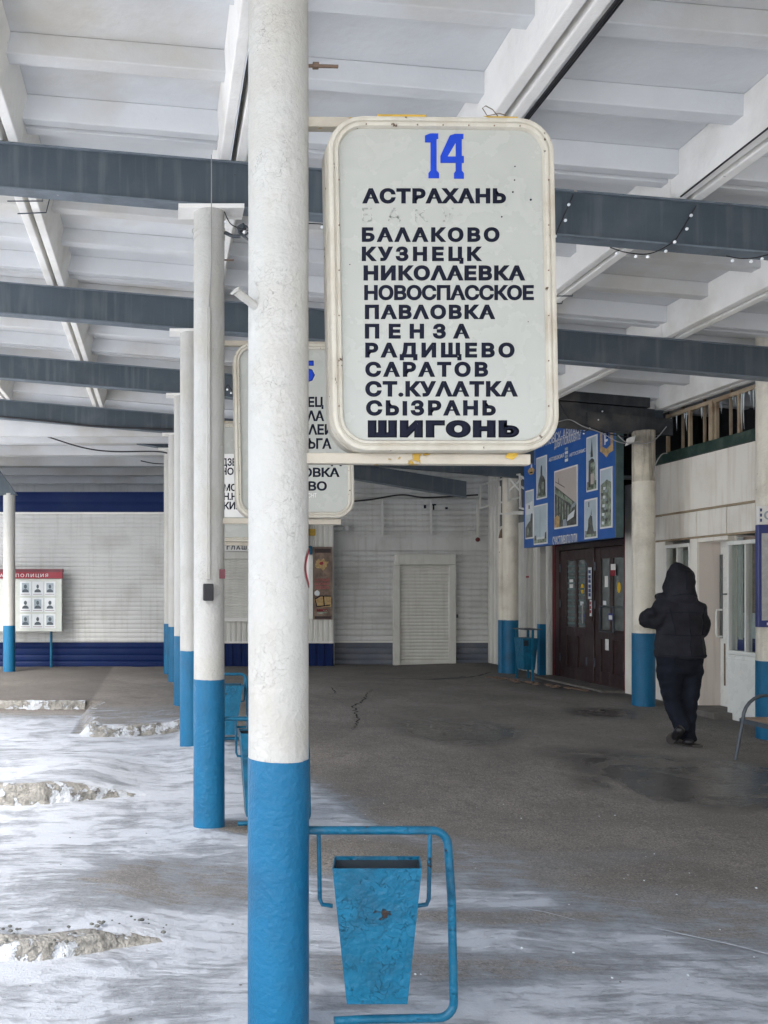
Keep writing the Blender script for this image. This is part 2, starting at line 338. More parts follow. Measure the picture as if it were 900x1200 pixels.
# ------------------------------------------------------------------ ground
def sst(a, b, x):
    t = max(0., min(1., (x-a)/(b-a))); return t*t*(3-2*t)
def k1(x): return 3.87 + .10*math.sin(x*5+1.5)
def k2(x): return 6.62 + .16*math.sin(x*3.2+1.9)*(1 if x > -1.3 else .6)
def k3(x): return 9.62 + .12*math.sin(x*2.5+.6)
K4 = 11.62
def gz(x, y):
    right = .10*sst(6.2, 8.6, y) + .035*sst(10.2, 11.5, y)*sst(4.5, 6, x)
    if x > .55: h = right
    else:
        e1 = .055*sst(.16, -.25, x); e2 = .13*sst(.05, -.7, x); W = .06
        h = 0
        if y < 5.9: h = e1*sst(k1(x)-W*.2, k1(x)+W, y)*(1-sst(4.6, 5.9, y))
        if 5.9 <= y: h = e2*sst(k2(x)-W*.2, k2(x)+W, y)*(1-sst(7.4, 8.9, y))
        isl = sst(k3(x), k3(x)+.07, y)*sst(-.92, -.84, x + .07*math.sin(y*3))
        far = sst(K4, K4+.07, y)
        h = max(h, .11*max(isl, far))
        b = sst(.0, .55, x); h = h*(1-b) + right*b
    inside = sst(-7, -5, x)*sst(-2, -1, y)*(1-sst(18, 19, y))
    n = noise.fractal(Vector((x*1.3, y*1.3, 0)), 1, 2, 4)*.009 + noise.noise(Vector((x*.9, y*5.5, 3)))*.006*snow_mask(x, y)
    m = .035*math.exp(-((x-.30)**2+(y-5.72)**2)/.03) + .05*math.exp(-((x-.12)**2+(y-8.45)**2)/.06) + .03*math.exp(-((x-.3)**2+(y-3.1)**2)/.06)
    return h + (n+m)*inside
YB = [(-9, 11.5), (.1, 11.0), (.6, 9.4), (1.15, 7.7), (1.5, 5.6), (2.0, 4.75), (2.6, 4.25), (3.4, 3.85), (5, 3.4), (12, 3.1)]
def lerp_tab(T, x):
    if x <= T[0][0]: return T[0][1]
    for (a, b), (c, d) in zip(T, T[1:]):
        if x <= c: return b+(d-b)*(x-a)/(c-a)
    return T[-1][1]
def blob(x, y, cx, cy, rx, ry):
    return max(0., 1-((x-cx)/rx)**2-((y-cy)/ry)**2)
def snow_mask(x, y):
    if x < -6 or y > 20 or x > 9 or y < -3: return 1.
    yb = lerp_tab(YB, x) + (.9*noise.fractal(Vector((x*1.4, y*2.2, 5)), 1, 2, 4) if x > .2 else 0); w = .6 if x < .3 else 1.25
    s = sst(-w, w, yb-y)
    if -.95 < x < .45 and y > 9.7: s *= .45
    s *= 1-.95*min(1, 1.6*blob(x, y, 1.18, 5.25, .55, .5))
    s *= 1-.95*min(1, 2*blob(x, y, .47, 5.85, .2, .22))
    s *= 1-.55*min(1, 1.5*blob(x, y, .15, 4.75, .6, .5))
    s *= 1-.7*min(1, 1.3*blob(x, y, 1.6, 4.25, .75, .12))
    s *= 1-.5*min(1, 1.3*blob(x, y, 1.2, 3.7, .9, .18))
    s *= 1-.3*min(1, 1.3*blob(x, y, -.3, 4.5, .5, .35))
    for kx, k in ((k1, .0), (k2, .3), (k3, .6)):
        if x < 0 and -.3 < y-kx(x) < 0: s = min(1, s+.25)
    return s
def wet_mask(x, y):
    return min(1, 1.8*blob(x, y, 4.4, 7.1, 1.3, .95) + 1.5*blob(x, y, 3.1, 9.4, .8, 1.0) + 1.6*blob(x, y, 2.9, 9.0, .4, .8) + 1.1*blob(x, y, 5.2, 10.6, .5, .6)+.8*blob(x, y, 3.9, 8.0, .7, .5))
def dark_tone_mask(x, y):
    g = .6*sst(5.6, 6.4, x) + .35*sst(13.5, 16.5, y) + .5*blob(x, y, 5.9, 13.2, .9, 1.6)  # darker along the station front, by the doors and at the far end
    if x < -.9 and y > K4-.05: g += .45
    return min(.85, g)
def axis(lo, hi, step, far):
    v = [lo+i*step for i in range(int(round((hi-lo)/step))+1)]
    out, d = [], step*2
    a = lo
    while a > -far: a -= d; d *= 1.7; out.append(a)
    v = out[::-1]+v; a, d = hi, step*2
    while a < far: a += d; d *= 1.7; v.append(a)
    return v
xs = axis(-6.5, 7.4, .05, 600); ys = axis(-.5, 18.5, .05, 600)
gv = []; sn = []; we = []; gr = []; op = []
for y in ys:
    for x in xs:
        gv.append((x, y, gz(x, y))); op.append(max(sst(-2.9, -3.6, x), sst(-.2, -1.2, y), sst(18, 25, y)) if x < 6 else (1. if y < -1 or y > 30 or x > 30 else 0.)); sn.append(snow_mask(x, y)); we.append(wet_mask(x, y)); gr.append(dark_tone_mask(x, y) if abs(x) < 9 and y < 20 else 0)  # open: snow outside the canopy coloured brighter, out of view, to bounce light in
nx = len(xs); gf = [(j*nx+i, j*nx+i+1, (j+1)*nx+i+1, (j+1)*nx+i) for j in range(len(ys)-1) for i in range(nx-1)]
gme = bpy.data.meshes.new('ground'); gme.from_pydata(gv, [], gf)
for n_, d in (('snow', sn), ('wet', we), ('dark_tone', gr), ('open', op)):
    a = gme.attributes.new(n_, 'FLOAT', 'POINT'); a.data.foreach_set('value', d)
ground = link_mesh('ground', gme, 'ground', smooth=True); ground['kind'] = 'structure'

def ribbon(name, pts, w, m, jit=.03, lift=.006):
    b = bmesh.new(); rows = []; rnd = random.Random(len(name)+int(pts[0][0]*100))
    P = []
    for (a, c) in zip(pts, pts[1:]):
        n = max(2, int((Vector(c)-Vector(a)).length/.06))
        P += [Vector(a).lerp(Vector(c), i/n) for i in range(n)]
    P.append(Vector(pts[-1])); k = len(P)
    P = [Vector((p.x+rnd.uniform(-jit, jit), p.y+rnd.uniform(-jit, jit))) for p in P]
    for i, p in enumerate(P):
        t = (P[min(i+1, k-1)]-P[max(i-1, 0)]).normalized(); n = Vector((-t.y, t.x))
        ww = w*(.35+.65*math.sin(math.pi*(i+.3)/k))*rnd.uniform(.5, 1.3)/2
        row = []
        for sgn in (-1, 1):
            q = p+n*ww*sgn; row.append(b.verts.new((q.x, q.y, gz(q.x, q.y)+lift)))
        rows.append(row)
    for A, B in zip(rows, rows[1:]): b.faces.new((A[0], A[1], B[1], B[0]))
    bmesh.ops.recalc_face_normals(b, faces=b.faces)
    me = bpy.data.meshes.new(name); b.to_mesh(me); b.free(); return link_mesh(name, me, m, ground)
def gp(px, py, h=0.): z = (EYE-h)*F/(py-692); return (px_(px, z), z)
ribbon('crack', [gp(436, 808, .1), gp(424, 822, .1), gp(414, 828, .1), gp(419, 842, .1), gp(413, 856, .1)], .022, 'crack', .03)
ribbon('crack', [gp(388, 806, .1), gp(395, 814, .1)], .02, 'crack', .02)
ribbon('crack', [gp(455, 795, .1), gp(500, 797, .1), gp(545, 794, .1)], .06, 'crack', .02)
ribbon('crack', [gp(508, 797, .1), gp(560, 794, .1), gp(575, 790, .1)], .05, 'crack', .02)
ribbon('snow_filled_crack', [gp(760, 1088), gp(800, 1097), gp(850, 1106), gp(900, 1121), gp(960, 1131)], .011, 'snow_line', .012)
ribbon('snow_filled_crack', [gp(585, 1058), gp(620, 1068), gp(672, 1080)], .009, 'snow_line', .012)
for (a, b_) in (((520, 797), (560, 790)), ((540, 800), (566, 799))): pass

b = MB(); rnd = random.Random(21)
for k in range(45):
    x_, y_ = rnd.uniform(-.8, 5.6), rnd.uniform(3.6, 10.5)
    if k < 50: x_, y_ = rnd.uniform(.6, 3.2), rnd.uniform(3.4, 6.5)
    r_ = rnd.uniform(.002, .006); b.ball((x_, y_, gz(x_, y_)+r_*.4), r_, 1, (1, 1.2, .6))
tag(b.build('ice_crumbs', 'ice', ground), kind='stuff')
b = MB()
for k in range(50):
    x_, y_ = rnd.uniform(-.7, 3.0), rnd.uniform(2.9, 6.2)
    r_ = rnd.uniform(.002, .006); b.ball((x_, y_, gz(x_, y_)+r_*.2), r_, 1, (1.3, 1, .4))
for k in range(36):
    x_ = rnd.uniform(-.85, .12); y_ = k1(x_)+rnd.uniform(-.03, .14); r_ = rnd.uniform(.003, .011)
    b.ball((x_, y_, gz(x_, y_)+.02+(.045*(1-sst(-.2, .1, x_)) if y_ < k1(x_)+.06 else 0)), r_, 1, (1.3, .9, .8))
tag(b.build('grit', 'shade_print', ground), kind='stuff')
# kerbs --------------------------------------------------------------------
def kerb(name, pts, h, w, lab, seedv):
    """rough weathered kerb: a bumpy strip following pts (x, y), h = height of face"""
    b = bmesh.new(); P = []; rnd = random.Random(seedv)
    for (a, c) in zip(pts, pts[1:]):
        n = max(1, int((Vector(c)-Vector(a)).length/.011)); P += [Vector(a).lerp(Vector(c), i/n) for i in range(n)]
    P.append(Vector(pts[-1])); k = len(P); rows = []
    for i, p in enumerate(P):
        t = (P[min(i+1, k-1)]-P[max(i-1, 0)]).normalized(); nrm = Vector((t.y, -t.x))   # towards the road side
        hh = h(i/(k-1)); row = []
        for (o, z) in ((.045, -.03), (.035, .0), (.03, .18), (.024, .36), (.018, .54), (.012, .7), (.006, .85), (-.005, .98), (-.02, 1.03), (-.05, 1.05), (-.08, 1.04), (-.10, 1.0), (-w, .8), (-w-.02, -.1)):
            q = p+nrm*o; nn = noise.fractal(Vector((q.x*11, q.y*11, z*2.3+seedv)), 1, 2, 4)+.5*noise.cell(Vector((q.x*26, q.y*26, z*2.6+seedv)))*noise.noise(Vector((q.x*5, q.y*5, 7)))*2
            q2 = q+nrm*nn*.014
            zb = min(gz(p.x+nrm.x*.09, p.y+nrm.y*.09), gz(p.x, p.y)) - .01
            row.append(b.verts.new((q2.x, q2.y, zb+hh*z+nn*.007*(1 if hh > .03 else .3))))
        rows.append(row)
    for A, B in zip(rows, rows[1:]):
        for j in range(len(A)-1): b.faces.new((A[j], A[j+1], B[j+1], B[j]))
    bmesh.ops.recalc_face_normals(b, faces=b.faces)
    me = bpy.data.meshes.new(name); b.to_mesh(me); b.free()
    o = link_mesh(name, me, 'kerb', smooth=True); tag(o, lab, 'kerb', 'kerbs of the bus bays'); return o
def cx(f, a, b_, n=14, o=0): return [(a+(b_-a)*i/n, f(a+(b_-a)*i/n)+o) for i in range(n+1)]
kerb('kerb', cx(k1, -2.2, .14), lambda t: .065*(1-sst(.80, 1, t))+.004, .13, 'nearest crumbling kerb with dark broken stones poking out of the snow', 1)
kerb('kerb', cx(k2, -3.0, .0), lambda t: .14*(1-sst(.72, 1, t))+.004, .14, 'middle pale kerb snowed over, left of the second column', 2)
kerb('kerb', [(-.83-.07*math.sin(y*3), y) for y in (11.6, 11.2, 10.8, 10.4, 10.1, 9.9)]+[(-.84, 9.72)]+cx(k3, -.74, .42, 10), lambda t: .115, .14, 'kerb curving round the front of the raised island by the far columns', 3)
kerb('kerb', [(-5.5+.25*i, K4+.02) for i in range(19)], lambda t: .12, .14, 'straight white-topped kerb along the far pavement, left', 4)

# ------------------------------------------------------------------ canopy
SL = .085
def zb(X): return 4.045-SL*X
BEAMS = [.34, 3.07, 5.8, 8.53, 11.3, 14.15]
canopy = empty('canopy', (0, 8, 4.3), 'white ribbed concrete canopy on grey steel beams over the bus platform', 'canopy')
# roof panels: one mesh set shared by all
def trap(b, y0, y1, x0, x1, z0, z1, dx=0, dy=0):
    b.hexa([(x0+dx, y0+dy, z0), (x1-dx, y0+dy, z0), (x1-dx, y1-dy, z0), (x0+dx, y1-dy, z0), (x0, y0, z1), (x1, y0, z1), (x1, y1, z1), (x0, y1, z1)])
PW, PL = 1.455, 2.73
b = MB(); b.box(0, PW, 0, PL, .28, .34); slab_me = b.mesh('roof_panel'); slab_me.materials.append(M['ceil'])
b = MB(); b.hexa([(.012, 0, .002), (.078, 0, .002), (.078, PL, .002), (.012, PL, .002), (.004, 0, .279), (.125, 0, .279), (.125, PL, .279), (.004, PL, .279)]); rl_me = b.mesh('side_rib', .008); rl_me.materials.append(M['ceil_lit'])
b = MB(); b.hexa([(PW-.078, 0, .002), (PW-.012, 0, .002), (PW-.012, PL, .002), (PW-.078, PL, .002), (PW-.125, 0, .279), (PW-.004, 0, .279), (PW-.004, PL, .279), (PW-.125, PL, .279)]); rr_me = b.mesh('side_rib', .008); rr_me.materials.append(M['ceil_lit'])
cr_me = {}
def cross(i):
    if i not in cr_me:
        yc = i*PL/4; b = MB(); y0, y1 = yc-.055, yc+.055
        if i == 0: y0, y1 = .003, .10
        if i == 4: y0, y1 = PL-.10, PL-.003
        trap(b, y0-.02*(i > 0), y1+.02*(i < 4), .1, PW-.1, .13 if i in (0, 4) else .165, .279, 0, .02); cr_me[i] = b.mesh('cross_rib', .006); cr_me[i].materials.append(M['ceil'])
    return cr_me[i]
ang = math.atan(SL)
for bi in range(-1, 5):
    y0 = BEAMS[bi] if bi >= 0 else .34+bi*2.73
    L_ = (BEAMS[bi+1]-y0 if bi >= 0 else 2.73)
    for ci in range(-1 if bi < 2 else -2, 6):
        x0 = -1.0+ci*1.463
        p = bpy.data.objects.new('roof_panel', slab_me); COL.objects.link(p); p.parent = canopy
        p.location = Vector((x0, y0, zb(x0)+.302))-ORG[canopy.name]; p.rotation_euler = (0, ang, 0); p.scale = (1, L_/PL, 1)
        for me in (rl_me, rr_me, *[cross(i) for i in range(5)]):
            q = bpy.data.objects.new(me.name.split('.')[0], me); COL.objects.link(q); q.parent = p
def sloped(b, X0, X1, y0, y1, dz0, dz1, f=zb):
    b.hexa([(X0, y0, f(X0)+dz0), (X1, y0, f(X1)+dz0), (X1, y1, f(X1)+dz0), (X0, y1, f(X0)+dz0), (X0, y0, f(X0)+dz1), (X1, y0, f(X1)+dz1), (X1, y1, f(X1)+dz1), (X0, y1, f(X0)+dz1)])
for i, y in enumerate([-2.39]+BEAMS):
    xr = 5.83 if i == 4 else 6.3
    mm = 'beam'
    b = MB(); sloped(b, -2.75, xr, y-.035, y+.035, .012, .288); o = b.build('steel_beam', mm, canopy)
    for dz in (0, .288):
        b = MB(); sloped(b, -2.75, xr, y-.055, y+.06, dz, dz+.0115); fo = b.build('flange', 'beam_edge', o)
# sooty end of the beam by the entrance
b = MB(); sloped(b, 4.75, 6.15, 11.3-.11, 11.3-.058, -.035, .29); b.build('sooty_casing', 'soot', canopy)
b = MB(); sloped(b, 5.3, 6.35, 11.3-.16, 11.3-.115, -.03, .18)
b.build('charred_board', 'soot', canopy)
b = MB(); sloped(b, 4.95, 6.1, 11.3-.10, 11.3-.02, .31, .45); b.build('charred_board', 'soot', canopy)
# edge fascia of the canopy over the road
b = MB(); b.box(-2.53, -2.475, -2.4, 5.8, zb(-2.5)+.28, zb(-2.5)+.68); b.build('edge_fascia', 'ceil_lit', canopy)
# rear low canopy over the kiosks: flat ceiling with cross ribs
rear = empty('rear_canopy', (0, 18, 4.1), 'flat ribbed ceiling receding above the far kiosks', 'canopy')
b = MB(); b.box(-9, 6.4, 14.33, 22.2, 4.26, 4.4); b.build('ceiling_slab', 'ceil', rear)
for y in (15.3, 16.7, 18.15, 19.6, 21.1):
    b = MB(); trap(b, y, y+.34, -8.9, 6.35, 4.08, 4.258, 0, .05); b.build('cross_rib', 'ceil', rear, bevel=.01)
b = MB(); b.box(-9, 6.4, 14.24, 14.32, 4.0-.0, 4.95); b.build('end_fascia', 'ceil', rear)
def b5(X): return 4.02-.163*X
b = MB(); sloped(b, -2.6, 5.25, 15.46, 15.54, 0, .27, b5); o = b.build('steel_beam', 'beam', rear)
b = MB(); sloped(b, -2.6, 5.25, 15.43, 15.57, -.012, -.001, b5); b.build('flange', 'beam_edge', o)
def b6(X): return 3.70-.085*(X-2.6)
b = MB(); sloped(b, 2.3, 6.3, 14.85, 14.95, 0, .38, b6); b.build('steel_beam', 'beam', rear)
b = MB(); b.hexa([(-2.95, 15.9, 3.25), (-2.58, 15.9, 3.25), (-2.58, 16.05, 3.25), (-2.95, 16.05, 3.25), (-4.1, 15.9, 4.25), (-3.3, 15.9, 4.25), (-3.3, 16.05, 4.25), (-4.1, 16.05, 4.25)]); b.build('brace', 'beam', rear)

# ------------------------------------------------------------------ columns
def shaft(x, y, r, z0, z1, name, m, parent, seg=36, rough=.0):
    b = MB(); n = max(2, int((z1-z0)/.12)); R = []
    for i in range(n+1):
        z = z0+(z1-z0)*i/n
        zz_ = lambda a: z+(.0035*noise.noise(Vector((math.cos(a)*3, math.sin(a)*3, x*7+y)))*(1 if name == 'blue_base' and i == n else 0))
        R.append([(x+(r+noise.noise(Vector((math.cos(a)*2, math.sin(a)*2, z*3)))*.0012)*math.cos(a), y+(r)*math.sin(a), zz_(a)) for a in [k*2*math.pi/seg for k in range(seg)]])
    b.rings(R); return b.build(name, m, parent, smooth=True)
COLS = [(.398, 3.07, .1025), (.304, 5.8, .0995), (.27, 8.53, .1), (.25, 11.3, .1), (.2, 14.15, .1), (.13, 15.5, .1)]
labs = ['thick white column with blue base nearest the camera, beside the number 14 board',
        'second column of the platform row, with a thin pipe and black box on its side',
        'third platform column, its blue base rising from a small snowdrift',
        'fourth platform column, partly hidden behind the third',
        'fifth platform column, partly hidden behind the fourth',
        'farthest and leftmost white and blue column of the platform row']
colo = []
for (X, Y, r), lab in zip(COLS, labs):
    e = empty('column', (X, Y, gz(X, Y)), lab, 'column', 'columns in the row along the platform edge')
    top = zb(X)-.03 if Y != 15.5 else b5(X)-.02
    shaft(X, Y, r, .975, top, 'white_shaft', 'col_white', e)
    shaft(X, Y, r+.0018, gz(X, Y)-.06, .978, 'blue_base', 'col_blue', e)
    b = MB(); b.box(X-.20, X+.22, Y-.09, Y+.09, top, top+.028); b.build('cap_plate', 'ceil_lit', e)
    b = MB(); b.tube([(X, Y, top-.17), (X, Y, top-.15)], r+.004, 32); b.build('weld_collar', 'col_white', e, smooth=True)
    colo.append(e)
c1, c2 = colo[0], colo[1]
X, Y, r = COLS[0]
# bolt, pipe stub and round sticker on the first column
b = MB(); zz = pz(77, 3.07); b.tube([(X+.09, Y, zz), (X+.205, Y, zz-.003)], .006, 8); b.tube([(X+.118, Y, zz), (X+.138, Y, zz)], .012, 6); b.build('bolt', 'rust', c1)
b = MB(); b.tube([(px_(300, Y), Y-.05, pz(366, Y)), (px_(276, Y-.1), Y-.1, pz(341, Y-.1))], .014, 12); b.tube([(px_(276, Y-.1)+.001, Y-.1, pz(341, Y-.1)-.002), (px_(275, Y-.1), Y-.102, pz(340, Y-.1))], .018, 12); b.build('pipe_stub', 'col_white', c1, smooth=True)
def disc_on_col(name, m, parent, rad, rin, phi0, zc, rr, X, Y):
    b = bmesh.new(); n = 40; rows = []
    for i in range(n):
        a = i*2*math.pi/n; row = []
        for q in (rin, (rin+rad)/2, rad):
            ph = phi0+q*math.cos(a)/rr; row.append(b.verts.new((X+rr*math.sin(ph), Y-rr*math.cos(ph), zc+q*math.sin(a))))
        rows.append(row)
    for i in range(n):
        A, B = rows[i], rows[(i+1) % n]
        for j in range(2): b.faces.new((A[j], A[j+1], B[j+1], B[j]))
    bmesh.ops.recalc_face_normals(b, faces=b.faces)
    me = bpy.data.meshes.new(name); b.to_mesh(me); b.free(); return link_mesh(name, me, m, parent)
zc = pz(665, 3.0)
s_ = disc_on_col('round_sticker', 'red', c1, .068, .055, math.radians(86), zc, r+.0025, X, Y)
disc_on_col('sticker_face', 'white', s_, .056, .001, math.radians(86), zc, r+.0022, X, Y)
# conduit, box, lamp bracket, sticker, second pipe on column 2
X, Y, r = COLS[1]; cx2 = px_(244, Y-.1)
b = MB(); b.tube([(cx2+.02, Y-r-.006, zb(X)+.3), (cx2+.02, Y-r-.008, 3.62), (cx2, Y-r-.006, 3.3), (cx2, Y-r-.006, 1.62)], .003, 6); b.build('thin_pipe', 'grey_wire', c2)
b = MB(); b.box(cx2-.012, cx2+.012, Y-r-.02, Y-r+.01, 1.62, 3.35); b.build('conduit', 'col_white', c2, bevel=.003)
b = MB(); b.box(px_(238, 5.66), px_(250, 5.66), 5.63, 5.70, pz(704, 5.66), pz(684, 5.66)); b.build('switch_box', 'wire', c2, bevel=.006)
b = MB(); b.box(X+.062, X+.098, Y-.084, Y-.07, pz(678, 5.7), pz(667, 5.7)); b.build('small_sticker', 'darkred', c2)
b = MB(); b.tube([(X, Y, 3.86), (X, Y, 3.885)], r+.005, 32); b.tube([(X-r-.012, Y-.01, 3.872), (X-r+.005, Y-.01, 3.872)], .012, 6); b.build('clamp_band', 'col_white', c2, smooth=True)
b = MB(); b.tube([(X+.1, Y-.02, 3.86), (X+.15, Y-.02, 3.835), (X+.2, Y-.03, 3.83)], .012, 8); b.tube([(X+.2, Y-.03, 3.87+.03*math.cos(0)), (X+.215, Y-.03, 3.87)], .028, 12)
b.tube([(X+.22+.032*math.cos(a), Y-.04, 3.865+.032*math.sin(a)) for a in [i*.45 for i in range(14)]], .006, 6); b.tube([(X+.2, Y-.03, 3.85), (X+.31, Y-.03, 3.76)], .008, 6); b.build('lamp_bracket', 'iron', c2)
b = MB(); b.tube([(X+.09, Y, 3.69), (X+.16, Y, 3.688)], .005, 6); b.build('bolt', 'rust', c2)
# single post at the far left
e = empty('column', (-2.73, 16, .1), 'lone white and blue post standing in front of the notice board', 'column')
shaft(-2.73, 16, .107, .925, 3.28, 'white_shaft', 'col_white', e); shaft(-2.73, 16, .109, .05, .928, 'blue_base', 'col_blue', e)
# right-hand row
RC = [(5.98, 8.77, .145, .86, 'cream column with blue base carrying the navy information board, right edge'),
      (5.98, 11.13, .13, 1.02, 'cream column blackened by soot at its top, between the doors and the kiosk'),
      (5.98, 15.39, .13, 1.04, 'far cream column with a thinner pipe beside it, near the corrugated wall')]
rco = []
for X, Y, r, zp, lab in RC:
    e = empty('column', (X, Y, gz(X, Y)), lab, 'column', 'cream columns along the station front')
    top = {8.77: 4.08, 11.13: zb(X)-.01, 15.39: 3.9}[Y]
    if Y == 11.13:
        shaft(X, Y, r, 2.9, top, 'sooty_top', 'col_soot', e); top = 2.901
    shaft(X, Y, r, zp, top, 'cream_shaft', 'col_cream', e); shaft(X, Y, r+.002, gz(X, Y)-.06, zp+.002, 'blue_base', 'col_blue', e); rco.append(e)
e = rco[0]
b = MB(); b.tube([(5.98, 8.77, 3.53), (5.98, 8.77, 3.55)], .151, 32); b.build('weld_collar', 'col_cream', e, smooth=True)
e = empty('drain_pipe', (5.86, 15.45, .1), 'thin cream and blue pipe standing beside the far cream column', 'pipe')
shaft(5.85, 15.45, .052, 1.04, 2.45, 'upper_pipe', 'col_cream', e, 16); shaft(5.85, 15.45, .054, .05, 1.042, 'blue_base', 'col_blue', e, 16)
b = MB(); b.tube([(5.85, 15.45, 2.44), (5.86, 15.45, 2.58), (5.93, 15.45, 2.66)], .03, 12, rs=[.05, .03, .022]); b.build('elbow', 'rust', e, smooth=True)

# ------------------------------------------------------------------ destination boards
def rr_ring(x0, x1, z0, z1, r, y, inset, n=9, sh=0):
    x0 += inset; x1 -= inset; z0 += inset; z1 -= inset; r = max(.004, r-inset); P = []
    for (cx_, cz, a0) in ((x1-r, z1-r, 0), (x0+r, z1-r, 90), (x0+r, z0+r, 180), (x1-r, z0+r, 270)):
        for i in range(n+1):
            a = math.radians(a0+90*i/n); P.append((cx_+r*math.cos(a), y, cz+r*math.sin(a)))
    zm = (z0+z1)/2; return [(x-(z-zm)*sh, yy, z-(x-(x0+x1)/2)*.012*(1 if z > zm else 0)) for (x, yy, z) in P]
def board(ci, lab):
    cX, cY, _ = COLS[ci]; x0, x1 = cX+.159, cX+.159+.755; z0, z1 = 2.012, 3.125; yf, yb_ = cY-.10, cY+.02; R = .12; sh = .018
    e = empty('destination_board', (cX+.1, cY, 2.0), lab, 'sign', 'destination boards hung on the platform columns')
    rg = lambda y, i, : rr_ring(x0, x1, z0, z1, R, y, i, sh=sh)
    b = MB(); b.rings([rg(yb_, .02), rg(yb_, .004), rg(yb_-.01, 0), rg(yf+.055, 0), rg(yf+.052, .005), rg(yf+.046, .005), rg(yf+.043, 0), rg(yf+.012, 0), rg(yf+.003, .004), rg(yf, .012), rg(yf+.001, .017), rg(yf+.007, .020), rg(yf+.007, .023), rg(yf+.001, .026), rg(yf+.002, .034), rg(yf+.012, .039), rg(yf+.03, .039)], cap=False)
    b.build('frame', 'frame', e, smooth=True)
    b = MB(); b.rings([rg(yf+.016, .036), rg(yf+.022, .036)]); b.build('face_panel', 'panel', e)
    b = MB(); b.rings([rg(yb_-.012, .018), rg(yb_-.004, .018)]); b.build('back_panel', 'panel', e)
    b = MB(); b.bar((cX+.08, cY, 3.148), (cX+.82, cY, 3.138), .04, .034); o = b.build('mounting_bar', 'frame_y', e, bevel=.003)
    b = MB(); b.bar((cX+.08, cY-.03, 1.997), (cX+.845, cY-.03, 1.992), .04, .036); b.build('mounting_bar', 'frame_y', e, bevel=.003)
    b = MB()
    for i in range(7): b.ball((x0+.12+i*.085, yf+.0015, z1-.031-(i*.085-.26)*.012), .003, 1)
    for i in range(6): b.ball((x0+.03, yf+.0015, z0+.15+i*.15), .003, 1); b.ball((x1-.03+.0, yf+.0015, z0+.15+i*.15), .003, 1)
    b.build('rivets', 'rust', e)
    return e, yf+.0155
def line_on(e, yp, s, x0, x1, y0, y1, m='ink', bold=.03, z=None, name='lettering'):
    """x0..x1, y0..y1: measured box of a line, taken to the plane of the board face"""
    fit_text(name, s, px_(x0, yp), px_(x1, yp), pz(y1, yp), pz(y0, yp), lambda u, v: (u, yp, v), m, e, bold, thick=(0, -.0005, 0), split=(m == 'ink' and z is None), stretch=1.6 if s == 'ШИГОНЬ' else 1.2)
e1, yp = board(0, 'cream framed board numbered 14 listing towns from Астрахань to Шигонь')
for s, a, c, y0, y1, bo in (('АСТРАХАНЬ', 424.4, 593, 220.6, 238.4, .056), ('БА\u039bАКОВО', 424, 585.4, 266.4, 283.5, .056), ('КУЗНЕЦК', 424, 565, 289, 306, .056),
        ('НИКО\u039bАЕВКА', 426, 615.6, 311, 328.7, .056), ('НОВОСПАССКОЕ', 426.8, 625.6, 334, 351.7, .046), ('ПАВ\u039bОВКА', 427.6, 580.4, 357, 374, .056),
        ('ПЕНЗА', 427.6, 550.6, 379.4, 396.8, .056), ('РАДИЩЕВО', 428, 603, 401.5, 419, .056), ('САРАТОВ', 428, 572, 424, 441.6, .056),
        ('СТ.КУ\u039bАТКА', 428, 607, 446.6, 464.8, .055), ('СЫЗРАНЬ', 429, 581, 469, 487, .055), ('ШИГОНЬ', 431, 608.5, 492.5, 512.7, .10)):
    line_on(e1, yp, s, a, c, y0, y1, bold=bo)
line_on(e1, yp, 'БАКУ', 424, 532, 243.5, 260, 'ghost', .0, name='removed_lettering')
# slab numerals 14
def slab(e, yp, polys, m='ink_blue', name='number'):
    for poly in polys:
        b = MB(); b.ext([(px_(x, yp), yp, pz(y, yp)) for x, y in poly], (0, -.0014, 0)); b.build(name, m, e)
one = [(498, 159), (504, 156.5), (513.5, 156.5), (513.5, 163), (511.5, 163), (511.5, 200), (514.5, 203), (514.5, 209), (502, 209), (502, 203), (504.5, 200), (504.5, 167), (498, 167)]
b = MB()
slab(e1, yp, [one, [(533, 157), (543, 157), (543, 163), (541, 163), (541, 183), (543.5, 183), (543.5, 191), (541, 191), (541, 200), (543.5, 203), (543.5, 209.5), (532, 209.5), (532, 203), (534, 200), (534, 191), (516, 191), (516, 183), (527, 159), (533, 157), ][:-1]])
# counter of the 4, as face-coloured inset
b = MB(); b.ext([(px_(x, yp), yp-.0016, pz(y, yp)) for x, y in [(533.7, 168), (533.7, 183.5), (524.5, 183.5)]], (0, .0010, 0)); b.build('number_counter', 'panel', e1)
b = MB()
for x, y, q in ((601, 225, 1), (603, 211, .8), (603.5, 195, .8), (622, 234, 1.2), (588, 254, .9), (619, 377, .6), (410, 310, .6), (600, 330, .5)): b.ball((px_(x, yp), yp, pz(y, yp)), .0035*q, 1, (1, .3, 1))
b.build('bullet_chips', 'ink', e1)
b = MB(); b.tube([(px_(x, 3.03), 3.03-.03*abs(x-575)/20, pz(y, 3.03)) for x, y in ((590, 139), (583, 135), (570, 137), (563, 130), (568, 126), (577, 129), (582, 138))], .0016, 5); b.build('wire_loop', 'rust', e1)
b = MB(); b.ext([(px_(x, 2.99), 3.015, pz(y, 3.015)) for x, y in ((595, 536), (599, 530), (611, 531), (609, 535), (604, 539))], (0, -.0012, 0)); b.build('peeled_patch', 'yellow', e1)
b = MB(); b.ext([(px_(x, 3.045), 3.0485, pz(y, 3.0485)) for x, y in ((442, 134), (500, 134.6), (500, 137.5), (470, 138.5), (442, 138))], (0, -.0012, 0)); b.build('peeled_patch', 'yellow', e1)
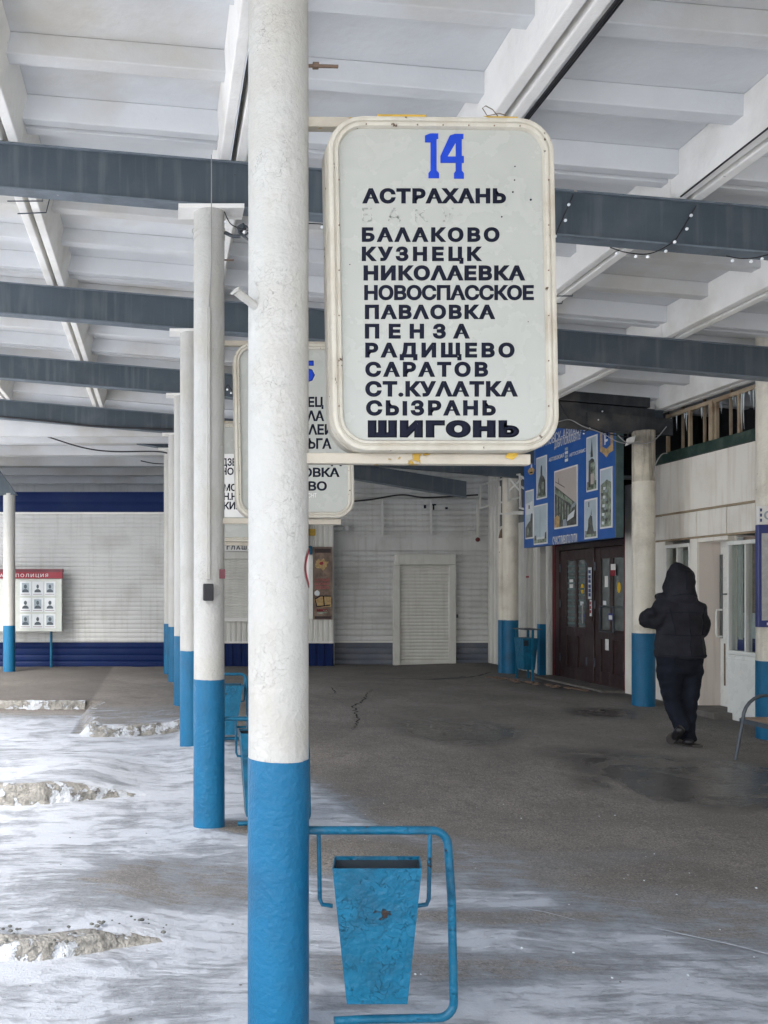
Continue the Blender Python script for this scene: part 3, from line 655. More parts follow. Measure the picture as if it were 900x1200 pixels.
b = MB(); b.ext([(px_(x, 3.045), 3.0485, pz(y, 3.0485)) for x, y in ((566, 136), (607, 137), (607, 141), (580, 140))], (0, -.0012, 0)); b.build('peeled_patch', 'yellow', e1)
e2, yp = board(1, 'second cream framed board, half hidden behind the nearest column')
for s, c, y0, y1 in (('ГОРОДЕЦ', 379, 465, 477), ('СУРΛА', 380, 481, 493.5), ('ЕРЫКΛЕИ', 390, 497, 509.5), ('ВОΛЬГА', 388.5, 513.5, 526),
                        ('ЗАВОД', 400.5, 532, 544), ('ИВАНОВКА', 398, 548, 559), ('ОЗЕРОВО', 383, 564, 575)):
    line_on(e2, yp, s, c-len(s)*(9.6 if y0 < 530 else 11), c, y0, y1, bold=.035)
line_on(e2, yp, '15', 338, 369, 421, 448, 'ink_blue', .05, name='number')
line_on(e2, yp, 'СНТ', 361, 371, 578, 583, 'white', .0, name='removed_lettering')
e3, yp = board(2, 'third board with white lower part, seen in the gap between the two nearest columns')
b = MB(); b.box(px_(249, yp), px_(336, yp), yp-.004, yp, pz(606, yp), pz(532, yp)); b.build('white_sheet', 'white', e3)
for s, a, c, y0, y1 in (('ДЗЕРЖИНСК', 259, 318, 537, 546), ('НОЦКОЕ', 259, 302, 548, 556.5), ('МОСКВА', 262, 304, 567, 575.5), ('Н.НОВГОРОД', 262, 326, 577.5, 586), ('КИЕВ', 262, 289, 588, 597)):
    line_on(e3, yp-.0045, s, a, c, y0, y1, bold=.03)

# ------------------------------------------------------------------ litter bins in tube frames
def arc2(c, r, a0, a1, n=6): return [(c[0]+r*math.cos(math.radians(a0+(a1-a0)*i/n)), c[1]+r*math.sin(math.radians(a0+(a1-a0)*i/n))) for i in range(n+1)]
def litter_bin(X0, Y, xr, zt, zbm, bx0, bx1, bzt, bzb, shrink, depth, lab, dy=0, tilt=0, low=False, skew=0):
    e = empty('litter_bin', (X0, Y, 0), lab, 'bin', 'blue litter bins hung beside the platform columns')
    rc = .055
    P = [(X0, zt)]+arc2((xr-rc, zt-rc), rc, 90, 0)+[(xr+.012, .5)]+arc2((xr+.02-rc, zbm+rc), rc, 0, -90)+[(X0+.22, zbm-.004), (X0+.1, zbm-.01)]
    b = MB(); b.tube([(x, Y, z) for x, z in P], .0145, 12); b.build('tube_frame', 'bin_blue', e, smooth=True)
    if low:
        b = MB(); b.tube([(X0, Y, low), (xr, Y, low)], .012, 10); b.build('lower_bar', 'bin_blue', e, smooth=True)
    for hx, s in ((bx0-.012, 1), (bx1+(.05 if skew else .012), -1)):
        b = MB(); zh = bzt-.16; b.tube([(hx-s*.012, Y, zt), (hx-s*.008, Y, zh+.02), (hx, Y, zh), (hx+s*.035, Y, zh-.005)], .0075, 8); b.build('hanger', 'bin_blue', e, smooth=True)
    x0, x1, w = bx0, bx1, shrink; y0, y1 = Y+dy-depth/2, Y+dy+depth/2; q = depth*.18; t = .004
    def ring(z, k, o=0): return [(x+(y-y0)*skew, y, zz) for x, y, zz in ring0(z, k, o)]
    def ring0(z, k, o=0): return [(x0+k*w+o, y0+k*q+o, z), (x1-k*w-o, y0+k*q+o, z), (x1-k*w-o, y1-k*q-o, z), (x0+k*w+o, y1-k*q-o, z)]
    b = MB(); b.rings([ring(bzb, 1), ring(bzt, 0), ring(bzt, 0, t), ring(bzb+.01, 1, t)], cap=True); b.build('bucket', 'bin_blue', e)
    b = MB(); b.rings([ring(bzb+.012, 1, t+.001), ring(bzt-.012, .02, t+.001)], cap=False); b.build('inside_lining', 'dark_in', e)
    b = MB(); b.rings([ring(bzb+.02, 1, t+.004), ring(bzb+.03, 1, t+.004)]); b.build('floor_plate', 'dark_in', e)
    return e
z = 3.07
litter_bin(.49, z, px_(525, z), pz(973, z), pz(1193, z), px_(388, 2.95)+.004, px_(496, 2.95)-.004, EYE-327*2.94/F, EYE-489*2.95/F, .047, .14, 'dented blue litter bin hanging in a bent tube frame in the foreground', dy=-.05, skew=.24)
litter_bin(.39, 5.8, .93, .99-.27, .05, .50, .80, .64, .10, .04, .2, 'second litter bin, only a blue sliver of it showing beside the nearest column', low=False)
litter_bin(.355, 8.53, px_(288.5, 8.53), pz(790, 8.53), pz(865, 8.53), px_(240, 8.53), px_(284, 8.53), pz(802, 8.53), pz(860, 8.53), .07, .2, 'third litter bin, seen between the two nearest columns', low=pz(852, 8.53))
# bin near the entrance
e = empty('litter_bin', (5.9, 14.2, .12), 'square blue litter bin beside the blue post left of the entrance doors', 'bin')
b = MB(); b.hexa([(5.69, 14.1, .3), (5.87, 14.1, .3), (5.87, 14.38, .3), (5.69, 14.38, .3), (5.66, 14.05, .80), (5.90, 14.05, .80), (5.90, 14.42, .80), (5.66, 14.42, .80)]); b.build('bucket', 'bin_blue', e, bevel=.006)
b = MB(); b.box(5.67, 5.74, 14.04, 14.049, .68, .77); b.build('dark_patch', 'dark_in', e)
for x, yy in ((5.80, 14.02), (5.90, 14.45), (5.72, 14.45)):
    b = MB(); b.box(x-.016, x+.016, yy-.012, yy+.012, .12, .93); b.build('post', 'bin_blue', e)
b = MB(); b.box(5.66, 5.94, 14.0, 14.48, .931, .948); b.build('top_plate', 'iron', e)
b = MB(); b.box(5.64, 5.94, 13.98, 14.5, .12, .135); b.build('base_plate', 'iron', e)

# ------------------------------------------------------------------ string lights and cables
def garland(pts, lab, step=.13, first=.05):
    pts = [Vector(p) for p in pts]; e = empty('string_lights', tuple(pts[0]), lab, 'string lights', 'strings of small white bulbs on the beams')
    P = [pts[0]]
    for i in range(len(pts)-1):
        p0 = pts[max(i-1, 0)]; p1 = pts[i]; p2 = pts[i+1]; p3 = pts[min(i+2, len(pts)-1)]
        for k in range(1, 7):
            t = k/6; P.append(.5*((2*p1)+(p2-p0)*t+(2*p0-5*p1+4*p2-p3)*t*t+(3*p1-p0-3*p2+p3)*t**3))
    b = MB(); b.tube(P, .0035, 5); b.build('cable', 'wire', e)
    d = first; acc = 0; k = 0
    for a, c in zip(P, P[1:]):
        l = (c-a).length
        while acc+l > d:
            q = a.lerp(c, (d-acc)/l); k += 1
            b = MB(); b.ball(q+Vector((.012*(-1)**k, -.006, -.022)), .0105, 2); b.build('bulb', 'bulb', e, smooth=True); d += step
        acc += l
    return e
def on(y, pts): return [(px_(x, y), y, pz(yy, y)) for x, yy in pts]
yb1 = 5.735
garland(on(yb1, [(672, 228), (663, 248), (655, 266), (649, 284)]), 'short garland hanging down the beam just right of the number 14 board', .11)
garland(on(yb1, [(816, 241), (800, 268), (788, 284), (762, 297), (735, 296), (715, 290)]), 'curved garland looping across the nearest beam right of the board', .10)
garland(on(yb1, [(851, 300), (868, 303), (885, 302), (905, 298), (930, 300)]), 'garland under the nearest beam at the right edge of the picture', .095)
garland(on(5.735, [(263, 248), (270, 262), (283, 268), (300, 272)]), 'short garland by the lamp bracket of the second column', .12)
garland(on(8.46, [(276, 463), (270, 455), (266, 452), (258, 470)]), 'tiny garland between the second column and the second board', .1)
garland(on(11.15, [(709, 476), (704, 485), (698, 492), (686, 506), (676, 503)]), 'garland drooping over the sooty beam above the blue welcome board', .13)
garland(on(yb1, [(300, 262), (330, 262), (365, 262), (382, 264), (392, 272)]), 'garland running behind the nearest column toward the board', .12)
def cable(pts, r, m, lab, g='cables under the canopy', name='cable'):
    pts = [Vector(p) for p in pts]; P = [pts[0]]
    for i in range(len(pts)-1):
        p0 = pts[max(i-1, 0)]; p1 = pts[i]; p2 = pts[i+1]; p3 = pts[min(i+2, len(pts)-1)]
        for k in range(1, 9):
            t = k/8; P.append(.5*((2*p1)+(p2-p0)*t+(2*p0-5*p1+4*p2-p3)*t*t+(3*p1-p0-3*p2+p3)*t**3))
    b = MB(); b.tube(P, r, 6); o = b.build(name, m, loc=tuple(pts[0]), smooth=True); tag(o, lab, 'cable', g); return o
zr = lambda X: zb(X)+.30
cable([(2.035, .5, zr(1.99)+.02), (2.035, 2, zr(1.99)+.005), (2.03, 3.07, zr(1.99)-.0), (2.035, 4.5, zr(1.99)+.012), (2.03, 5.7, zr(1.99)+.01)], .012, 'wire', 'thick black cable along the concrete rib above the number 14 board')
cable([(2.065, .5, zr(1.99)+.05), (2.065, 3, zr(1.99)+.02), (2.06, 5.7, zr(1.99)+.035)], .008, 'wire', 'thinner black cable above the thick one on the rib over the board')
cable([(3.30, 2.5, zr(3.4)-.0), (3.30, 4.5, zr(3.4)+.014), (3.30, 5.7, zr(3.4)+.0)], .006, 'wire', 'thin black cable on the rib at the upper right')
cable(on(11.1, [(655, 470), (668, 492), (690, 500), (712, 508), (735, 512), (754, 512), (775, 508)]), .008, 'wire', 'black cable sagging along the sooty beam above the welcome board')
cable(on(11.0, [(655, 494), (668, 492), (684, 500), (704, 507), (725, 518), (745, 520), (765, 517), (781, 500)]), .006, 'grey_wire', 'grey cable looping past the sooty column head to the railing')
cable(on(10.9, [(724, 510), (735, 519), (748, 517), (752, 513)]), .006, 'grey_wire', 'short grey cable under the sooty beam by the spotlight')
cable(on(11.0, [(766, 560), (768, 545), (775, 533), (782, 531)]), .006, 'grey_wire', 'grey cable hanging over the corner of the white kiosk')
cable(on(15.2, [(20, 502), (50, 510), (95, 524), (130, 529), (180, 529), (196, 531)]), .012, 'wire', 'black cable sagging below the far sloping beam at left')
cable(on(16.9, [(391, 589), (430, 586), (470, 580), (500, 583), (560, 580)]), .016, 'wire', 'black cable along the top of the corrugated wall')
cable(on(14.05, [(0, 488), (60, 494), (120, 500), (202, 503)]), .014, 'wire', 'black cable pinned along the fifth beam at left')
cable(on(16.6, [(165, 540), (180, 543), (198, 544)]), .01, 'wire', 'short black cable on the far ceiling beside the last column')
# wire brackets on ribs
for (X, y, lab) in ((-1.0, 6.6, 'bent wire bracket under the left concrete rib'), (3.36, 7.6, 'wire bracket under the concrete rib right of the board')):
    zq = zr(X)-.012; b = MB(); b.tube([(X-.14, y, zq), (X+.12, y, zq), (X+.12, y, zq+.1)], .005, 5); b.tube([(X-.1, y+.22, zq), (X+.12, y+.2, zq), (X+.15, y+.2, zq+.12)], .005, 5)
    tag(b.build('wire_bracket', 'iron', loc=(X, y, zq)), lab, 'bracket')
# little floodlight
e = empty('spotlight', (px_(735, 11), 11, pz(516, 11)), 'small white spotlight hanging from cable under the sooty beam', 'spotlight')
b = MB(); x, z = px_(735, 11), pz(517, 11); b.hexa([(x-.04, 10.93, z-.06), (x+.05, 10.93, z-.02), (x+.07, 11.02, z-.02), (x-.02, 11.02, z-.06), (x-.02, 10.93, z+.03), (x+.07, 10.93, z+.06), (x+.09, 11.02, z+.06), (x, 11.02, z+.03)]); b.build('housing', 'white', e, bevel=.006)
b = MB(); b.tube([(x+.02, 11, z+.04), (x+.0, 11, z+.12)], .006, 6); b.build('hook', 'wire', e)

# ------------------------------------------------------------------ far kiosks and walls
def wave_sheet(name, m, parent, axis_, a0, a1, fixed, z0, z1, pitch, depth, kind='h', n=6, flip=1):
    """profiled sheet. kind h: horizontal laps, v: vertical ribs. axis_ 'x': sheet in plane y=fixed, 'y': plane x=fixed. Relief towards -y / -x"""
    b = bmesh.new(); prof = []
    lo, hi = (z0, z1) if kind == 'h' else (a0, a1); k = max(1, int(round((hi-lo)/pitch))); p = (hi-lo)/k
    shp = [(0, 0), (.18, 0), (.26, 1), (.82, 1), (.92, 0)] if kind == 'v' else [(0, 0), (.10, .1), (.22, .8), (.45, 1), (.75, .8), (.93, .25)]
    for i in range(k):
        for (t, d) in shp: prof.append((lo+(i+t)*p, d*depth))
    prof.append((hi, 0)); cols = []
    for (u, d) in prof:
        row = []
        for e_ in ((a0, a1) if kind == 'h' else (z0, z1)):
            s, z = (e_, u) if kind == 'h' else (u, e_)
            row.append(b.verts.new((s, fixed-d, z) if axis_ == 'x' else (fixed-d, s, z)))
        cols.append(row)
    for A, B in zip(cols, cols[1:]): b.faces.new((A[0], A[1], B[1], B[0]))
    me = bpy.data.meshes.new(name); b.to_mesh(me); b.free(); o = link_mesh(name, me, m, parent); return o
Y0 = 17.0
kl = empty('shuttered_kiosk', (-3, Y0, .1), 'long far kiosk clad in grey horizontal siding with navy top and bottom bands', 'kiosk')
xl, xr = -9.0, .72
wave_sheet('navy_base', 'navy', kl, 'x', xl, xr, Y0, .08, .565, .12, .012)
wave_sheet('grey_siding', 'siding', kl, 'x', xl, xr, Y0, .57, 3.0, .083, .014)
b = MB(); b.box(xl, xr, Y0-.03, Y0+.1, 3.0, 3.035); b.build('white_trim', 'white', kl)
wave_sheet('navy_fascia', 'navy', kl, 'x', xl, xr, Y0-.01, 3.036, 3.42, .19, .01)
b = MB(); b.box(xl, xr, Y0+.02, Y0+3, 3.3, 3.40); b.box(xl, xr, Y0+.05, Y0+3, .05, 3.299); b.build('kiosk_body', 'siding', kl)
# middle kiosk (behind the nearest column)
Y1 = 17.2; km = empty('snack_kiosk', (2, Y1, .1), 'small far kiosk with food poster and closed serving shutter', 'kiosk')
a, c = .74, px_(391, Y1)
wave_sheet('navy_base', 'navy', km, 'x', a, c, Y1, .08, pz(754, Y1), .16, .02, 'v')
wave_sheet('white_siding', 'siding_v', km, 'x', a, c, Y1, pz(754, Y1)+.003, 2.95, .10, .018, 'v')
b = MB(); b.box(a, c, Y1+.02, Y1+2.5, .05, 2.94); b.build('kiosk_body', 'siding', km)
b = MB(); b.box(a, c, Y1-.03, Y1+.06, pz(753.5, Y1), pz(751.5, Y1)); b.build('white_trim', 'white', km)
sx0, sx1 = px_(262, Y1), px_(352, Y1)
wave_sheet('roller_shutter', 'shutter', km, 'x', sx0, sx1, Y1-.05, pz(724, Y1), pz(655, Y1), .045, .008)
b = MB(); b.box(sx0-.05, sx1+.05, Y1-.12, Y1-.02, pz(655, Y1), pz(647, Y1)); b.build('shutter_box', 'shutter', km, bevel=.01)
b = MB(); b.box(sx0-.03, sx1+.03, Y1-.10, Y1-.02, pz(728, Y1), pz(724, Y1)); b.build('sill', 'white', km)
b = MB(); b.box(sx0-.1, sx1+.1, Y1-.14, Y1-.06, pz(646.5, Y1), pz(632, Y1)); pn = b.build('name_panel', 'white', km)
fit_text('lettering', 'ГЛАШАТАЙ', px_(265, Y1), px_(312, Y1), pz(644.5, Y1), pz(640, Y1), lambda u, v: (u, Y1-.141, v), 'ink', pn, .03, thick=(0, -.003, 0))
b = MB(); b.box(sx0-.12, sx1+.12, Y1-.18, Y1-.06, pz(631.5, Y1), pz(612, Y1)); b.build('header_panel', 'siding_v', km, bevel=.01)
b = MB(); b.box(px_(361, Y1), px_(369, Y1), Y1-.05, Y1-.02, pz(628, Y1), pz(620, Y1)); b.build('orange_tab', 'yellow', km)
b = MB(); b.box(px_(360, Y1), px_(365, Y1), Y1-.07, Y1-.03, pz(650, Y1), pz(640, Y1)); b.build('blue_tab', 'bin_blue', km)
b = MB(); b.box(px_(359, Y1), px_(366, Y1), Y1-.05, Y1-.02, pz(725, Y1), pz(651, Y1)); b.build('window_frame', 'pvc', km)
b = MB(); b.box(px_(366.5, Y1), px_(389, Y1), Y1-.06, Y1-.025, pz(726, Y1), pz(641, Y1)); po = b.build('food_poster', 'poster', km)
yq = Y1-.0625
def prect(x0, x1, y0, y1, m, n_): 
    b = MB(); b.box(px_(x0, Y1), px_(x1, Y1), yq-.004, yq, pz(y1, Y1), pz(y0, Y1)); return b.build(n_, m, po)
prect(368, 387, 643, 648, 'door', 'poster_band'); prect(368, 387, 722, 725, 'door', 'poster_band')
def lumpy(cx_, cy, rx, ry, m, n_, par, y, k=9, jit=.35, sd=3):
    rnd = random.Random(sd); b = MB(); b.ext([(px_(cx_+rx*(1+rnd.uniform(-jit, jit))*math.cos(i*2*math.pi/k), y), y, pz(cy+ry*(1+rnd.uniform(-jit, jit))*math.sin(i*2*math.pi/k), y)) for i in range(k)], (0, -.004, 0)); b.build(n_, m, par)
lumpy(377.5, 661, 7, 6.5, 'tan', 'food_picture', po, yq, 14, .4, 3); lumpy(377, 660, 2.5, 2.2, 'red', 'food_picture', po, yq-.005, 8, .3, 4)
for i, (s, y0) in enumerate((('НАСТОЯЩИЙ', 678), ('ВКУСНЫЙ', 682.5), ('ОБЕД ЗДЕСЬ', 687))):
    fit_text('lettering', s, px_(369, yq), px_(386, yq), pz(y0+3.2, yq), pz(y0, yq), lambda u, v: (u, yq-.001, v), 'pinktext', po, .03, thick=(0, -.003, 0))
lumpy(371.5, 695, 3, 3.2, 'paper', 'food_picture', po, yq, 12, .15, 5)
b = MB(); b.ext([(px_(x, yq), yq, pz(y, yq)) for x, y in ((368, 702), (375, 698), (388, 698), (388, 711), (371, 712))], (0, -.004, 0)); b.build('food_picture', 'tan', po)
b = MB()
for p in (((369, 702), (375, 698.5)), ((375, 698.5), (388, 698.5)), ((372, 711), (387, 709)), ((369, 702), (371.5, 711.5)), ((379, 699), (380, 710))): b.bar((px_(p[0][0], yq), yq-.006, pz(p[0][1], yq)), (px_(p[1][0], yq), yq-.006, pz(p[1][1], yq)), .006, .02)
b.build('food_outline', 'ink', po)
lumpy(377, 717, 8, 2.5, 'olive_print', 'food_picture', po, yq, 16, .3, 8)
fit_text('lettering', 'МЯСО', px_(371, yq), px_(384, yq), pz(717, yq), pz(713.5, yq), lambda u, v: (u, yq-.0065, v), 'red', po, .06, thick=(0, -.003, 0))
# right corrugated wall with roller door
Y2 = 17.6; kr = empty('corrugated_wall', (4.8, Y2, .1), 'grey horizontally ribbed wall around the roller shutter door', 'wall')
a, c = px_(391, Y2), 6.40
wave_sheet('ribbed_sheet', 'siding', kr, 'x', a, c, Y2, pz(752, Y2), pz(645, Y2), .112, .03)
wave_sheet('ribbed_sheet', 'siding', kr, 'x', a, c, Y2-.0, pz(629, Y2), 3.35, .112, .03)
wave_sheet('ribbed_sheet', 'siding', kr, 'x', a, c, Y2, 3.36, 3.98, .112, .03)
b = MB(); b.box(a, c, Y2-.022, Y2+.06, pz(645, Y2)+.001, pz(629, Y2)-.001); b.build('flat_band', 'siding', kr)
wave_sheet('slate_base', 'slate', kr, 'x', a, c, Y2, .07, pz(752.5, Y2), .112, .02)
b = MB(); b.box(a, c, Y2+.02, Y2+.3, .05, 4.0); b.box(a-.035, a+.005, Y2-.06, Y2+.0, .07, 2.75); b.build('wall_body', 'siding', kr)
b = MB(); b.box(a, c, Y2-.06, Y2-.001, pz(753, Y2), pz(751.3, Y2)); b.build('white_trim', 'white', kr)
fr = empty('sign_frame', (px_(500, 17.4), 17.4, pz(628, 17.4)), 'empty steel sign frame fixed high on the ribbed wall', 'frame')
b = MB(); yy = 17.45
for x in (448, 505): b.bar((px_(x, yy), yy, pz(628, yy)), (px_(x, yy), yy, pz(586, yy)), .035, .035)
b.build('upright', 'siding', fr)
b = MB(); b.bar((px_(560, yy), yy, pz(628, yy)), (px_(560, yy), yy, pz(586, yy)), .04, .04); b.build('upright', 'siding_v', fr)
b = MB(); b.bar((px_(392, yy), yy, pz(628, yy)), (px_(561, yy), yy, pz(628, yy)), .03, .03); b.build('rail', 'siding', fr)
b = MB(); b.bar((px_(392, yy), yy, pz(586, yy)), (px_(561, yy), yy, pz(586, yy)), .03, .03); b.build('rail', 'siding', fr)
fit_text('letter_remnant', 'Т', px_(507, yy), px_(513, yy), pz(597, yy), pz(590, yy), lambda u, v: (u, Y2-.04, v), 'ink', kr, .06, thick=(0, -.006, 0))
b = MB(); b.box(px_(496, Y2), px_(498.5, Y2), Y2-.045, Y2-.034, pz(596, Y2), pz(592, Y2)); b.box(px_(521, Y2), px_(524, Y2), Y2-.045, Y2-.034, pz(597, Y2), pz(594.5, Y2)); b.build('letter_remnant', 'ink', kr)
b = MB(); b.ball((px_(562, 17.3), 17.4, pz(632, 17.3)), .045, 2); tag(b.build('alarm_bell', 'maroon', loc=(px_(562, 17.3), 17.4, pz(632, 17.3)), smooth=True), 'small dark red alarm bell on the ribbed wall near the corner', 'alarm bell')
b = MB(); b.box(px_(403, 17.5), px_(407, 17.5), 17.4, 17.56, pz(622, 17.5), pz(617, 17.5)); b.box(px_(549, 17.5), px_(556, 17.5), 17.46, 17.56, pz(621, 17.5), pz(619, 17.5)); b.build('bracket', 'siding', kr)
rd = empty('roller_door', (px_(497, Y2), Y2-.05, .1), 'closed light grey roller shutter door in the ribbed wall', 'door')
yd = Y2-.11
wave_sheet('shutter_curtain', 'shutter', rd, 'x', px_(468.5, yd), px_(526, yd), yd+.03, pz(778, yd), pz(662, yd), .066, .014)
b = MB(); b.box(px_(463, yd), px_(532, yd), yd-.12, yd+.06, pz(662, yd), pz(650, yd)); b.build('shutter_box', 'shutter', rd, bevel=.012)
for p, q in ((461, 468.5), (526, 534)):
    b = MB(); b.box(px_(p, yd), px_(q, yd), yd-.03, yd+.06, pz(780, yd), pz(662.3, yd)); b.build('guide_rail', 'shutter', rd, bevel=.008)
b = MB(); b.box(px_(468.5, yd), px_(526, yd), yd-.01, yd+.04, pz(780, yd), pz(777, yd)); b.build('bottom_bar', 'shutter', rd)
b = MB(); b.box(px_(535, yd), px_(537, yd), yd, yd+.06, pz(724, yd), pz(720, yd)); b.build('lock', 'iron', rd)
# dark end wall far behind the kiosks
b = MB(); b.box(-9, 6.4, 22.2, 22.4, 0, 4.3); o = b.build('rear_wall', 'siding', loc=(0, 22.2, 0)); tag(o, 'plain grey wall far behind the kiosks under the flat ceiling', 'wall')

# notice board ------------------------------------------------------------
yn = 16.7; nb = empty('notice_board', (px_(35, yn), yn, .1), 'wide white notice board with red header and rows of grey portraits', 'notice board')
x0, x1 = px_(-72, yn), px_(73, yn)
b = MB(); b.box(x0, x1, yn-.06, yn+.06, pz(740, yn), pz(678, yn)); b.build('cabinet', 'board_white', nb, bevel=.01)
b = MB(); b.box(x0-.01, x1+.01, yn-.09, yn+.08, pz(678, yn)+.001, pz(670.5, yn)); hd = b.build('red_header', 'red', nb)
b = MB(); b.box(x0-.02, x1+.02, yn-.10, yn+.09, pz(670.5, yn)+.001, pz(667, yn)); b.build('top_trim', 'darkred', nb)
fit_text('lettering', 'РАЗЫСКИВАЕТ ПОЛИЦИЯ', px_(-44, yn), px_(57, yn), pz(676.3, yn), pz(672.5, yn), lambda u, v: (u, yn-.0905, v), 'paper', hd, .0, thick=(0, -.003, 0))
for xq in (-58, 60):
    b = MB(); b.tube([(px_(xq, yn+.1), yn+.1, .05), (px_(xq, yn+.1), yn+.1, pz(739, yn))], .026, 12); b.build('leg', 'bin_blue', nb, smooth=True)
for gx in (30.5, -35):
    for r_ in range(3):
        for c_ in range(3):
            cxp, cyp = gx+14.3*c_, 689+19.*r_
            b = MB(); b.box(px_(cxp-6.4, yn), px_(cxp+6.4, yn), yn-.068, yn-.0605, pz(cyp+9, yn), pz(cyp-7.5, yn)); cd = b.build('wanted_card', 'paper', nb)
            b = MB(); b.box(px_(cxp-4.2, yn), px_(cxp+4.2, yn), yn-.072, yn-.0685, pz(cyp+5.3, yn), pz(cyp-5.8, yn)); b.build('portrait', 'photo_grey' if (r_+c_) % 2 == 0 else 'paper', cd)
            b = MB(); rnd = random.Random(int(gx)+r_*5+c_); hw = rnd.uniform(1.5, 2.1)
            b.ext([(px_(cxp+hw*math.cos(t*math.pi/6), yn), yn-.0725, pz(cyp-1.6+2.5*math.sin(t*math.pi/6), yn)) for t in range(12)], (0, -.002, 0))
            b.ext([(px_(cxp+u, yn), yn-.0725, pz(cyp+v, yn)) for u, v in ((-3.9, 5.2), (-3.5, 3), (-1.2, 1.4), (1.2, 1.4), (3.5, 3), (3.9, 5.2))], (0, -.0015, 0)); b.build('portrait_figure', 'photo_dark', cd)
            b = MB(); b.box(px_(cxp-5.6, yn), px_(cxp+5.2, yn), yn-.0705, yn-.0688, pz(cyp+7.6, yn), pz(cyp+7.1, yn)); b.build('caption_line', 'darkred', cd)

# ------------------------------------------------------------------ station front, plane x = 6.42
XF = 6.42
st = empty('station_wall', (XF, 13, .1), 'white vertically ribbed station front beside the entrance doors', 'wall')
ya, yb2 = fy(642, XF), 18.0
wave_sheet('ribbed_sheet', 'siding_v', st, 'y', fy(640, XF), 17.6, XF, .08, 3.0, .20, .03, 'v')
wave_sheet('ribbed_sheet', 'siding_v', st, 'y', fy(640, XF), 17.6, XF, 3.01, 4.1, .20, .03, 'v')
b = MB(); b.box(XF+.01, XF+.2, fy(640, XF), 18.2, .05, 4.2); b.build('wall_body', 'siding', st)
b = MB(); b.box(XF-.05, XF-.03, 15.6, 16.9, pz(612, 15.9), 3.75); b.build('dark_window', 'brown_glass', st)
# lattice frames by the far column
lt = empty('lattice_frame', (6.0, 15.5, 3.0), 'rusty steel lattice of an old sign frame around the far cream column', 'frame')
def bars(e, y_, segs, w, m='rail', n_='bar'):
    for (a, c) in segs:
        ya_, yc_ = (a[2] if len(a) > 2 else y_), (c[2] if len(c) > 2 else y_)
        b = MB(); b.bar((px_(a[0], ya_), ya_, pz(a[1], ya_)), (px_(c[0], yc_), yc_, pz(c[1], yc_)), w, w); b.build(n_, m, e)
bars(lt, 15, [((565, 568, 17), (607, 556, 14.8)), ((562, 596, 17), (608, 583, 14.8)), ((563, 568, 17), (563, 596, 17)), ((573, 566, 16.4), (573, 593, 16.4)), ((583, 563, 15.9), (583, 590, 15.9)), ((595, 560, 15.2), (595, 588, 15.2)),
      ((609, 555, 14.7), (610, 596, 14.7)), ((586, 570, 15.1), (586, 602, 15.1)), ((586, 602, 15.1), (614, 602, 14.5)), ((600, 600, 14.9), (614, 600, 14.5)), ((597, 560, 15), (609, 575, 14.9)), ((597, 575, 15), (612, 560, 14.9)), ((608, 556, 14.8), (616, 562, 14.5)), ((610, 570, 14.8), (617, 574, 14.5)), ((609, 595, 14.7), (616, 597, 14.5))], .026, 'siding_v')
# entrance ------------------------------------------------------------------
en = empty('entrance_doors', (XF, 13.5, .1), 'dark brown double entrance doors with glazed upper halves and stickers', 'door')
DZ0, DZ1 = gz(6, 13)+.0, 2.27
def wall_box(b, p0, p1, z0, z1, d0, d1, X=XF):   # p0,p1 pixel columns on plane X; d0..d1 offset along x
    b.box(X+d0, X+d1, fy(p0, X), fy(p1, X), z0, z1)
# surrounds
for n_, m_, p0, p1, d0 in (('white_jamb', 'siding_v', 640.5, 648, -.02), ('maroon_jamb', 'maroon', 648, 651.5, -.01), ('maroon_jamb', 'maroon', 733, 735, -.02), ('white_jamb', 'kiosk', 735, 743, -.03), ('maroon_jamb', 'maroon', 743, 746, -.02)):
    b = MB(); wall_box(b, p0, p1, .05, 3.0 if m_ != 'maroon' else 2.6, d0, .14); b.build(n_, m_, en)
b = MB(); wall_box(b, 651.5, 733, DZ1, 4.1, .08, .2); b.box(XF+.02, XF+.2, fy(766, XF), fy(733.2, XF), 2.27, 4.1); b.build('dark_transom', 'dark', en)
b = MB(); b.box(XF+.155, XF+.2, fy(733, XF), fy(650, XF), 0, 2.3); b.build('back_board', 'door', en)
b = MB(); wall_box(b, 651.5, 733, DZ1-.08, DZ1, 0, .14); b.build('head_frame', 'door', en, bevel=.006)
b = MB(); wall_box(b, 688, 695.5, DZ0-.05, DZ1-.081, .0, .14); mu = b.build('centre_mullion', 'door', en, bevel=.006)
b = MB(); wall_box(b, 688.5, 695, 1.10, 1.16, -.02, .0); b.build('mullion_rail', 'door', mu)
b = MB(); wall_box(b, 651.5, 655, DZ0-.05, DZ1-.081, .0, .14); b.build('side_frame', 'door', en)
